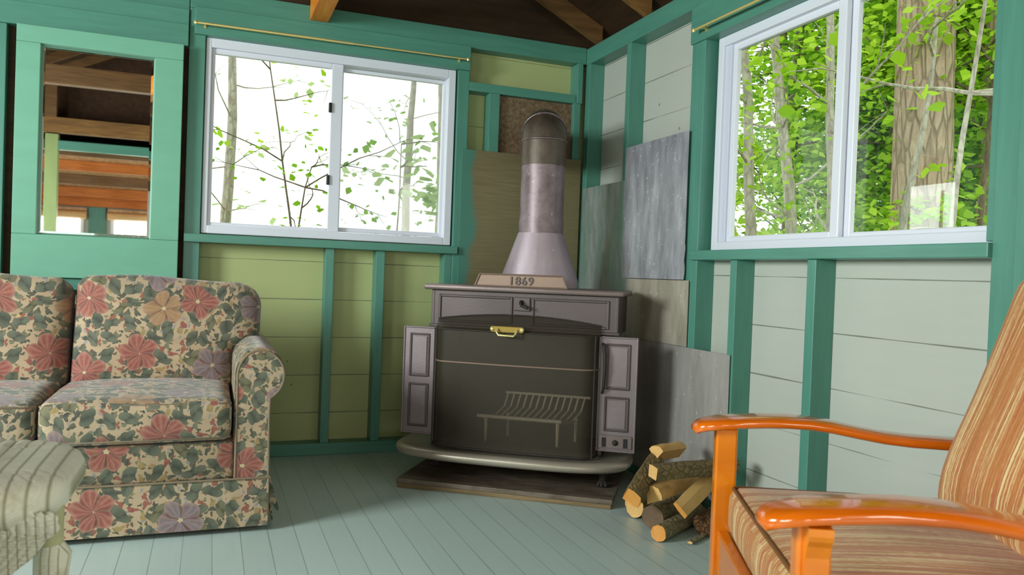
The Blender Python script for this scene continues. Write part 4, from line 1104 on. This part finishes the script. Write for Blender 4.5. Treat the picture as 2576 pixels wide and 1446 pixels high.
# ------------------------------------------------------------------ wicker armchair, mostly out of the frame
wk = empty('wicker_armchair', (-0.203, 1.38, 0), 0, 'painted off white wicker armchair with broad rolled arm, in front of the sofa', 'armchair')
def wicker_arm(yo, flip):
    X0, X1, Y0, Y1 = -0.66, 0.0, -0.045, 0.345
    cxm, cym = -0.2, 0.15
    # top: rows of the plan outline, rolled over the edge
    ol = []
    nx = 150
    for i in range(nx): ol.append((X0+(X1-0.13-X0)*i/nx, Y0))
    for i in range(40): a = -PI/2+PI/2*i/40; ol.append((X1-0.13+0.13*math.cos(a), Y0+0.13+0.13*math.sin(a)))
    for i in range(40): ol.append((X1, Y0+0.13+(Y1-Y0-0.26)*i/40))
    for i in range(40): a = PI/2*i/40; ol.append((X1-0.13+0.13*math.cos(a), Y1-0.13+0.13*math.sin(a)))
    for i in range(nx): ol.append((X1-0.13+(X0-X1+0.13)*i/nx, Y1))
    for i in range(30): ol.append((X0, Y1+(Y0-Y1)*i/30))
    n = len(ol); rows = []
    # (inset, z): centre is a shallow dish, then the roll, then tucked under
    sect = [(0.17, 0.600), (0.13, 0.602), (0.09, 0.604), (0.06, 0.605), (0.04, 0.603), (0.022, 0.598), (0.009, 0.589), (0.002, 0.577), (0.0, 0.563), (0.003, 0.550), (0.011, 0.538), (0.022, 0.530), (0.034, 0.524)]
    def inset(p, d):
        x = min(max(p[0], X0+d), X1-d); y = min(max(p[1], Y0+d), Y1-d)
        # keep rounded corners concentric
        cx_, r_ = X1-0.13, 0.13
        if p[0] > cx_:
            for cy_ in (Y0+0.13, Y1-0.13):
                if (cy_ == Y0+0.13 and p[1] < cy_) or (cy_ == Y1-0.13 and p[1] > cy_):
                    v = Vector((p[0]-cx_, p[1]-cy_)); 
                    rr = max(r_-d, 0.0); v = v.normalized()*rr
                    return (cx_+v.x, cy_+v.y)
        return (x, y)
    vs = []
    for d, z in sect:
        for (x, y) in ol:
            q_ = inset((x, y), d); k = q_[0]+0.35*max(0, q_[1]-0.05)*0
            rib = 0.0060*(abs(math.sin(q_[0]/0.025*PI))**0.6)
            vs.append((q_[0], q_[1], z+rib))
    fs = [(i*n+k, i*n+(k+1) % n, (i+1)*n+(k+1) % n, (i+1)*n+k) for i in range(len(sect)-1) for k in range(n)]
    fs.append(tuple(range(n)))
    mb = MB().add(vs, fs); f = (lambda x, y, z: (x, yo-y, z)) if flip else (lambda x, y, z: (x, yo+y, z))
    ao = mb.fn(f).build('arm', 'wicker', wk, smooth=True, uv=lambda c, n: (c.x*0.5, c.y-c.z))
    # outer woven panel with vertical ribs and a wavy front edge
    edge = [(0.556, -0.016), (0.545, -0.008), (0.538, -0.010), (0.528, -0.006), (0.520, -0.010), (0.514, -0.022), (0.500, -0.030), (0.480, -0.045), (0.455, -0.075), (0.42, -0.115), (0.37, -0.15), (0.30, -0.17), (0.20, -0.18), (0.12, -0.18)]
    nn = 220; vs = []
    for (z, xe) in edge:
        for i in range(nn+1):
            x = xe+(X0-xe)*i/nn
            rib = 0.005*(abs(math.sin(x/0.0125*PI))**0.7)
            flare = 0.016*max(0, (z-0.49)/0.06)
            vs.append((x, 0.006-rib-flare+0.010*math.exp(-i/6.0), z))
    m = nn+1; fs = [(j*m+i, j*m+i+1, (j+1)*m+i+1, (j+1)*m+i) for j in range(len(edge)-1) for i in range(nn)]
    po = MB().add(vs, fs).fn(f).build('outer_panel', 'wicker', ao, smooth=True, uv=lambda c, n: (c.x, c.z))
    md = po.modifiers.new('solid', 'SOLIDIFY'); md.thickness = 0.009
    return ao
wicker_arm(0, False)
wicker_arm(-0.53, True)
def post(x, y):
    MB().tube([(x, y, 0.47), (x, y, 0.56)], 0.017, 12).build('post', 'wicker_wood', wk, smooth=True)
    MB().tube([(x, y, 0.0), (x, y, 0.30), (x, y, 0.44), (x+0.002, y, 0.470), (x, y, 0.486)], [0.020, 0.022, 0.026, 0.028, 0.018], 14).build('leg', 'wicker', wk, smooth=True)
for x, y in ((-0.026, 0.062), (-0.030, -0.59), (-0.63, 0.055), (-0.63, -0.59)): post(x, y)
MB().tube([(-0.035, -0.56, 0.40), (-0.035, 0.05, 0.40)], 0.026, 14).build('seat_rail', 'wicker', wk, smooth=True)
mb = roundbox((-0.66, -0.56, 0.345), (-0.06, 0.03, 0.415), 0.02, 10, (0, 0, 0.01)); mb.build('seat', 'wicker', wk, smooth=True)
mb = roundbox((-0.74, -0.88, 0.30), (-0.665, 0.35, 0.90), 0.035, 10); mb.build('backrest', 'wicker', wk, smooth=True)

# ------------------------------------------------------------------ outdoors
gd = MB().box((-14, -16, -0.62), (30, 30, -0.6)); o = gd.build('ground', 'ground'); o['kind'] = 'structure'
rng = np.random.default_rng(7)
def leaves(name, pts, size, mat, parent, flat=0.5, seed=1):
    """one mesh of many little folded leaves; pts: (n,3) in parent space"""
    r = np.random.default_rng(seed); n = len(pts)
    d = r.normal(size=(n, 3)); d[:, 2] = d[:, 2]*0.45-0.15; d /= np.linalg.norm(d, axis=1)[:, None]
    up = r.normal(size=(n, 3))*flat; up[:, 2] += 1; sd = np.cross(d, up); sd /= np.linalg.norm(sd, axis=1)[:, None]
    nr_ = np.cross(sd, d); L = size*r.uniform(0.6, 1.35, n)[:, None]; W = L*0.42
    p = pts
    v = np.stack([p, p+d*L*0.35+sd*W-nr_*L*0.06, p+d*L*0.75+sd*W*0.55, p+d*L, p+d*L*0.75-sd*W*0.55, p+d*L*0.35-sd*W-nr_*L*0.06, p+d*L*0.45+nr_*L*0.05], axis=1).reshape(-1, 3)
    b = (np.arange(n)*7)[:, None]
    f = np.concatenate([b+np.array([[0, 1, 6, 6]])[:, :3], b+np.array([[1, 2, 6]]), b+np.array([[2, 3, 6]]), b+np.array([[3, 4, 6]]), b+np.array([[4, 5, 6]]), b+np.array([[5, 0, 6]])], axis=1).reshape(-1, 3)
    me = bpy.data.meshes.new(name); me.vertices.add(len(v)); me.vertices.foreach_set('co', v.astype(np.float32).ravel())
    me.loops.add(f.size); me.loops.foreach_set('vertex_index', f.astype(np.int32).ravel())
    me.polygons.add(len(f)); me.polygons.foreach_set('loop_start', np.arange(0, f.size, 3, dtype=np.int32))
    me.update(calc_edges=True)
    at = me.attributes.new('tone', 'FLOAT', 'POINT'); at.data.foreach_set('value', np.repeat(r.random(n), 7).astype(np.float32))
    me.materials.append(M[mat]); o = bpy.data.objects.new(name, me); col.objects.link(o); o.parent = parent; return o
def tree(name, label, cat, loc_, stem, radii, nbr, blen, mat, leafn, leafsize, leafmat, group, seed, spread=0.16, brr=0.012, zmin=0.0, bdir=None):
    """stem: polyline in local coords; branches leave it above zmin; leaves sit round the branches"""
    e = empty(name, loc_, label=label, cat=cat, group=group)
    stem = [Vector(p) for p in stem]; r = random.Random(seed); nr2 = np.random.default_rng(seed)
    # refine the stem
    fine = []; fr2 = []
    for i in range(len(stem)-1):
        for k in range(6):
            t = k/6; p = stem[i].lerp(stem[i+1], t); rad = radii[i]+(radii[i+1]-radii[i])*t
            p = p + Vector((noise.noise(p*1.3+Vector((seed, 0, 0))), noise.noise(p*1.3+Vector((0, seed, 0))), 0))*0.05*min(1, 0.05/rad+0.3)
            fine.append(p); fr2.append(rad)
    fine.append(stem[-1]); fr2.append(radii[-1])
    mb = MB().tube(fine, fr2, 14 if radii[0] > 0.06 else 8)
    if radii[0] > 0.1: mb.fn(lambda x, y, z: (x*(1+0.05*noise.noise(Vector((x*12, y*12, z*3)))), y*(1+0.05*noise.noise(Vector((x*12, y*12, z*3+5)))), z))
    mb.build('trunk', mat, e, smooth=True)
    tips = []; mb = MB()
    for _ in range(nbr):
        i = r.randrange(2, len(fine)); p = fine[i]
        if p.z < zmin: continue
        a = r.uniform(0, 2*PI); 
        if bdir is not None: a = bdir + r.uniform(-0.9, 0.9)
        d = Vector((math.cos(a), math.sin(a), r.uniform(-0.1, 0.7))).normalized(); L = blen*r.uniform(0.5, 1.2)
        pts = [p]; cur = p
        for k in range(6):
            d = (d+Vector((r.uniform(-.3, .3), r.uniform(-.3, .3), r.uniform(-.22, .2)))).normalized(); cur = cur+d*L/6; pts.append(cur)
            if k > 0: tips.append(cur)
            if k in (2, 4):
                d2 = (d+Vector((r.uniform(-1, 1), r.uniform(-1, 1), r.uniform(-.4, .5)))).normalized(); c2 = cur; q2 = [c2]
                for _k in range(3): c2 = c2+d2*L/9; d2 = (d2+Vector((r.uniform(-.3, .3), r.uniform(-.3, .3), r.uniform(-.3, .1)))).normalized(); q2.append(c2); tips.append(c2)
                mb.tube(q2, [brr*0.4, brr*0.32, brr*0.25, brr*0.15], 4, cap=False)
        mb.tube(pts, [brr*(1-k/7.5) for k in range(7)], 5, cap=False)
    if mb.v: mb.build('branches', mat, e, smooth=True)
    if leafn and tips:
        T_ = np.array([list(t_) for t_ in tips]); idx = nr2.integers(0, len(T_), leafn)
        pts = T_[idx]+nr2.normal(size=(leafn, 3))*np.array([spread, spread, spread*0.6])
        leaves('foliage', pts, leafsize, leafmat, e, seed=seed)
    return e
def ray(px, py, d):
    """direction table for laying the woods out: azimuth and height at distance d from the camera"""
    return None
# trees seen through the right window.  (azimuth from +y towards +x, distance)
def pol(az, d, z=-0.6): a = math.radians(az); return (d*math.sin(a), d*math.cos(a), z)
G1 = 'trees in the woods outside the right window'
tree('pine_tree', 'large pine trunk with flaky brown bark outside the right window', 'tree', pol(48.6, 6.2), [(0, 0, 0), (-0.02, 0, 2.5), (-0.06, 0.02, 5), (-0.1, 0, 7.5)], [0.205, 0.19, 0.175, 0.15], 0, 1, 'pine_bark', 0, 0, 'leaf', G1, 11)
tree('pine_tree', 'second pine trunk at the right end of the right window', 'tree', pol(52.8, 7.2), [(0, 0, 0), (0.0, 0, 2.5), (0.03, 0.02, 5), (0.1, 0, 7.5)], [0.15, 0.14, 0.13, 0.11], 0, 1, 'pine_bark', 0, 0, 'leaf', G1, 12)
S = lambda h, dx, dy: [(0, 0, 0), (dx*0.3, dy*0.3, h*0.35), (dx*0.5, dy*0.5, h*0.6), (dx, dy, h)]
spec = [
 # label, az, dist, height, lean, radius, nbranch, blen, bark, leafn, leafsize, leafmat, zmin
 ('slender grey sapling leaning left behind the left half of the right window', 39.6, 5.6, 5.0, (-0.35, 0.3), 0.045, 16, 0.9, 'grey_bark', 560, 0.05, 'leaf', 1.2),
 ('pale crooked tree in the middle of the left sash of the right window', 42.5, 6.0, 5.2, (-0.5, 0.45), 0.05, 20, 1.0, 'grey_bark', 800, 0.05, 'leaf', 1.4),
 ('thin curved tree beside the window mullion', 44.0, 5.2, 4.8, (-0.15, 0.15), 0.035, 18, 0.9, 'grey_bark', 700, 0.05, 'leaf', 1.6),
 ('crooked branching sapling just right of the mullion', 46.0, 4.6, 3.0, (0.25, -0.1), 0.03, 10, 0.7, 'grey_bark', 420, 0.06, 'leaf', 1.0),
 ('leafy maple sapling in front of the large pine trunk', 48.0, 4.3, 3.4, (0.2, -0.3), 0.02, 16, 0.7, 'grey_bark', 520, 0.075, 'leaf', 1.0),
 ('leafy maple between the two pine trunks', 51.0, 6.4, 5.6, (0.1, -0.3), 0.022, 34, 1.1, 'dark_bark', 5000, 0.07, 'leaf', 0.9),
]
for i, (lab, az, d, h, ln, rd, nb, bl, bk_, lf, ls, lm, zm) in enumerate(spec):
    tree('deciduous_tree', lab, 'tree', pol(az, d), S(h, *ln), [rd, rd*0.85, rd*0.7, rd*0.3], nb, bl, bk_, lf, ls, lm, G1, 20+i, zmin=zm, brr=0.012)
# deeper rows
far_labels = []
for i in range(12):
    az = 40 + i*1.35; d = [9.0, 10.5, 8.2][i % 3]
    lab = ['dense bright green maple', 'dark trunked maple', 'bushy young maple'][i % 3] + ' outside the right window, ' + ['behind the leaning sapling', 'behind the pale crooked tree', 'left of the mullion', 'behind the mullion', 'just right of the mullion', 'left of the large pine', 'behind the large pine', 'right behind the large pine', 'between the pines', 'left of the second pine', 'behind the second pine', 'at the right window edge'][i]
    dense = i >= 4
    tree('deciduous_tree', lab, 'tree', pol(az, d), S(7.5, random.Random(i).uniform(-.6, .6), random.Random(i+5).uniform(-.6, .6)), [0.07, 0.06, 0.05, 0.02], 54 if dense else 26, 1.5, 'dark_bark', 15000 if dense else 1100, 0.075, 'leaf' if i % 2 else 'leaf_deep', G1, 60+i, zmin=0.9, brr=0.012, spread=0.30)
# trees seen through the back window: thin, widely spaced
G2 = 'trees in the woods outside the back window'
spec2 = [
 ('thin grey trunk at the left edge of the back window', 0.9, 7.0, 4.6, (0.02, 0.0), 0.055, 9, 1.0, 'grey_bark', 90, 0.07, 'leaf_washed', 1.2),
 ('far pale trunk right of centre in the back window', 13.0, 11.0, 5.5, (0.1, 0.0), 0.07, 8, 1.2, 'grey_bark', 160, 0.08, 'leaf_washed', 1.0),
 ('far pale trunk near the right end of the back window', 15.8, 11.5, 5.5, (-0.1, 0.0), 0.08, 8, 1.2, 'grey_bark', 160, 0.08, 'leaf_washed', 1.0),
 ('bare branched shrub in the lower left of the back window', 3.6, 6.0, 2.3, (0.3, 0.0), 0.014, 16, 0.9, 'dark_bark', 170, 0.05, 'leaf_deep', 0.9),
 ('twiggy young tree in the middle of the left sash of the back window', 6.6, 6.6, 3.6, (-0.4, 0.0), 0.012, 12, 1.0, 'dark_bark', 110, 0.06, 'leaf', 1.2),
 ('leafy sapling with big leaves in the right sash of the back window', 12.2, 5.6, 2.45, (0.05, 0.0), 0.010, 14, 0.28, 'grey_bark', 60, 0.095, 'leaf_washed', 1.0),
 ('low leafy shrub in the lower right of the back window', 13.6, 5.8, 2.05, (0.3, 0.0), 0.010, 22, 0.45, 'grey_bark', 200, 0.10, 'leaf_washed', 0.9),
]
for i, (lab, az, d, h, ln, rd, nb, bl, bk_, lf, ls, lm, zm) in enumerate(spec2):
    tree('deciduous_tree', lab, 'tree', pol(az, d), S(h, *ln), [rd, rd*0.85, rd*0.7, rd*0.3], nb, bl, bk_, lf, ls, lm, G2, 90+i, zmin=zm, brr=0.007, spread=0.12)
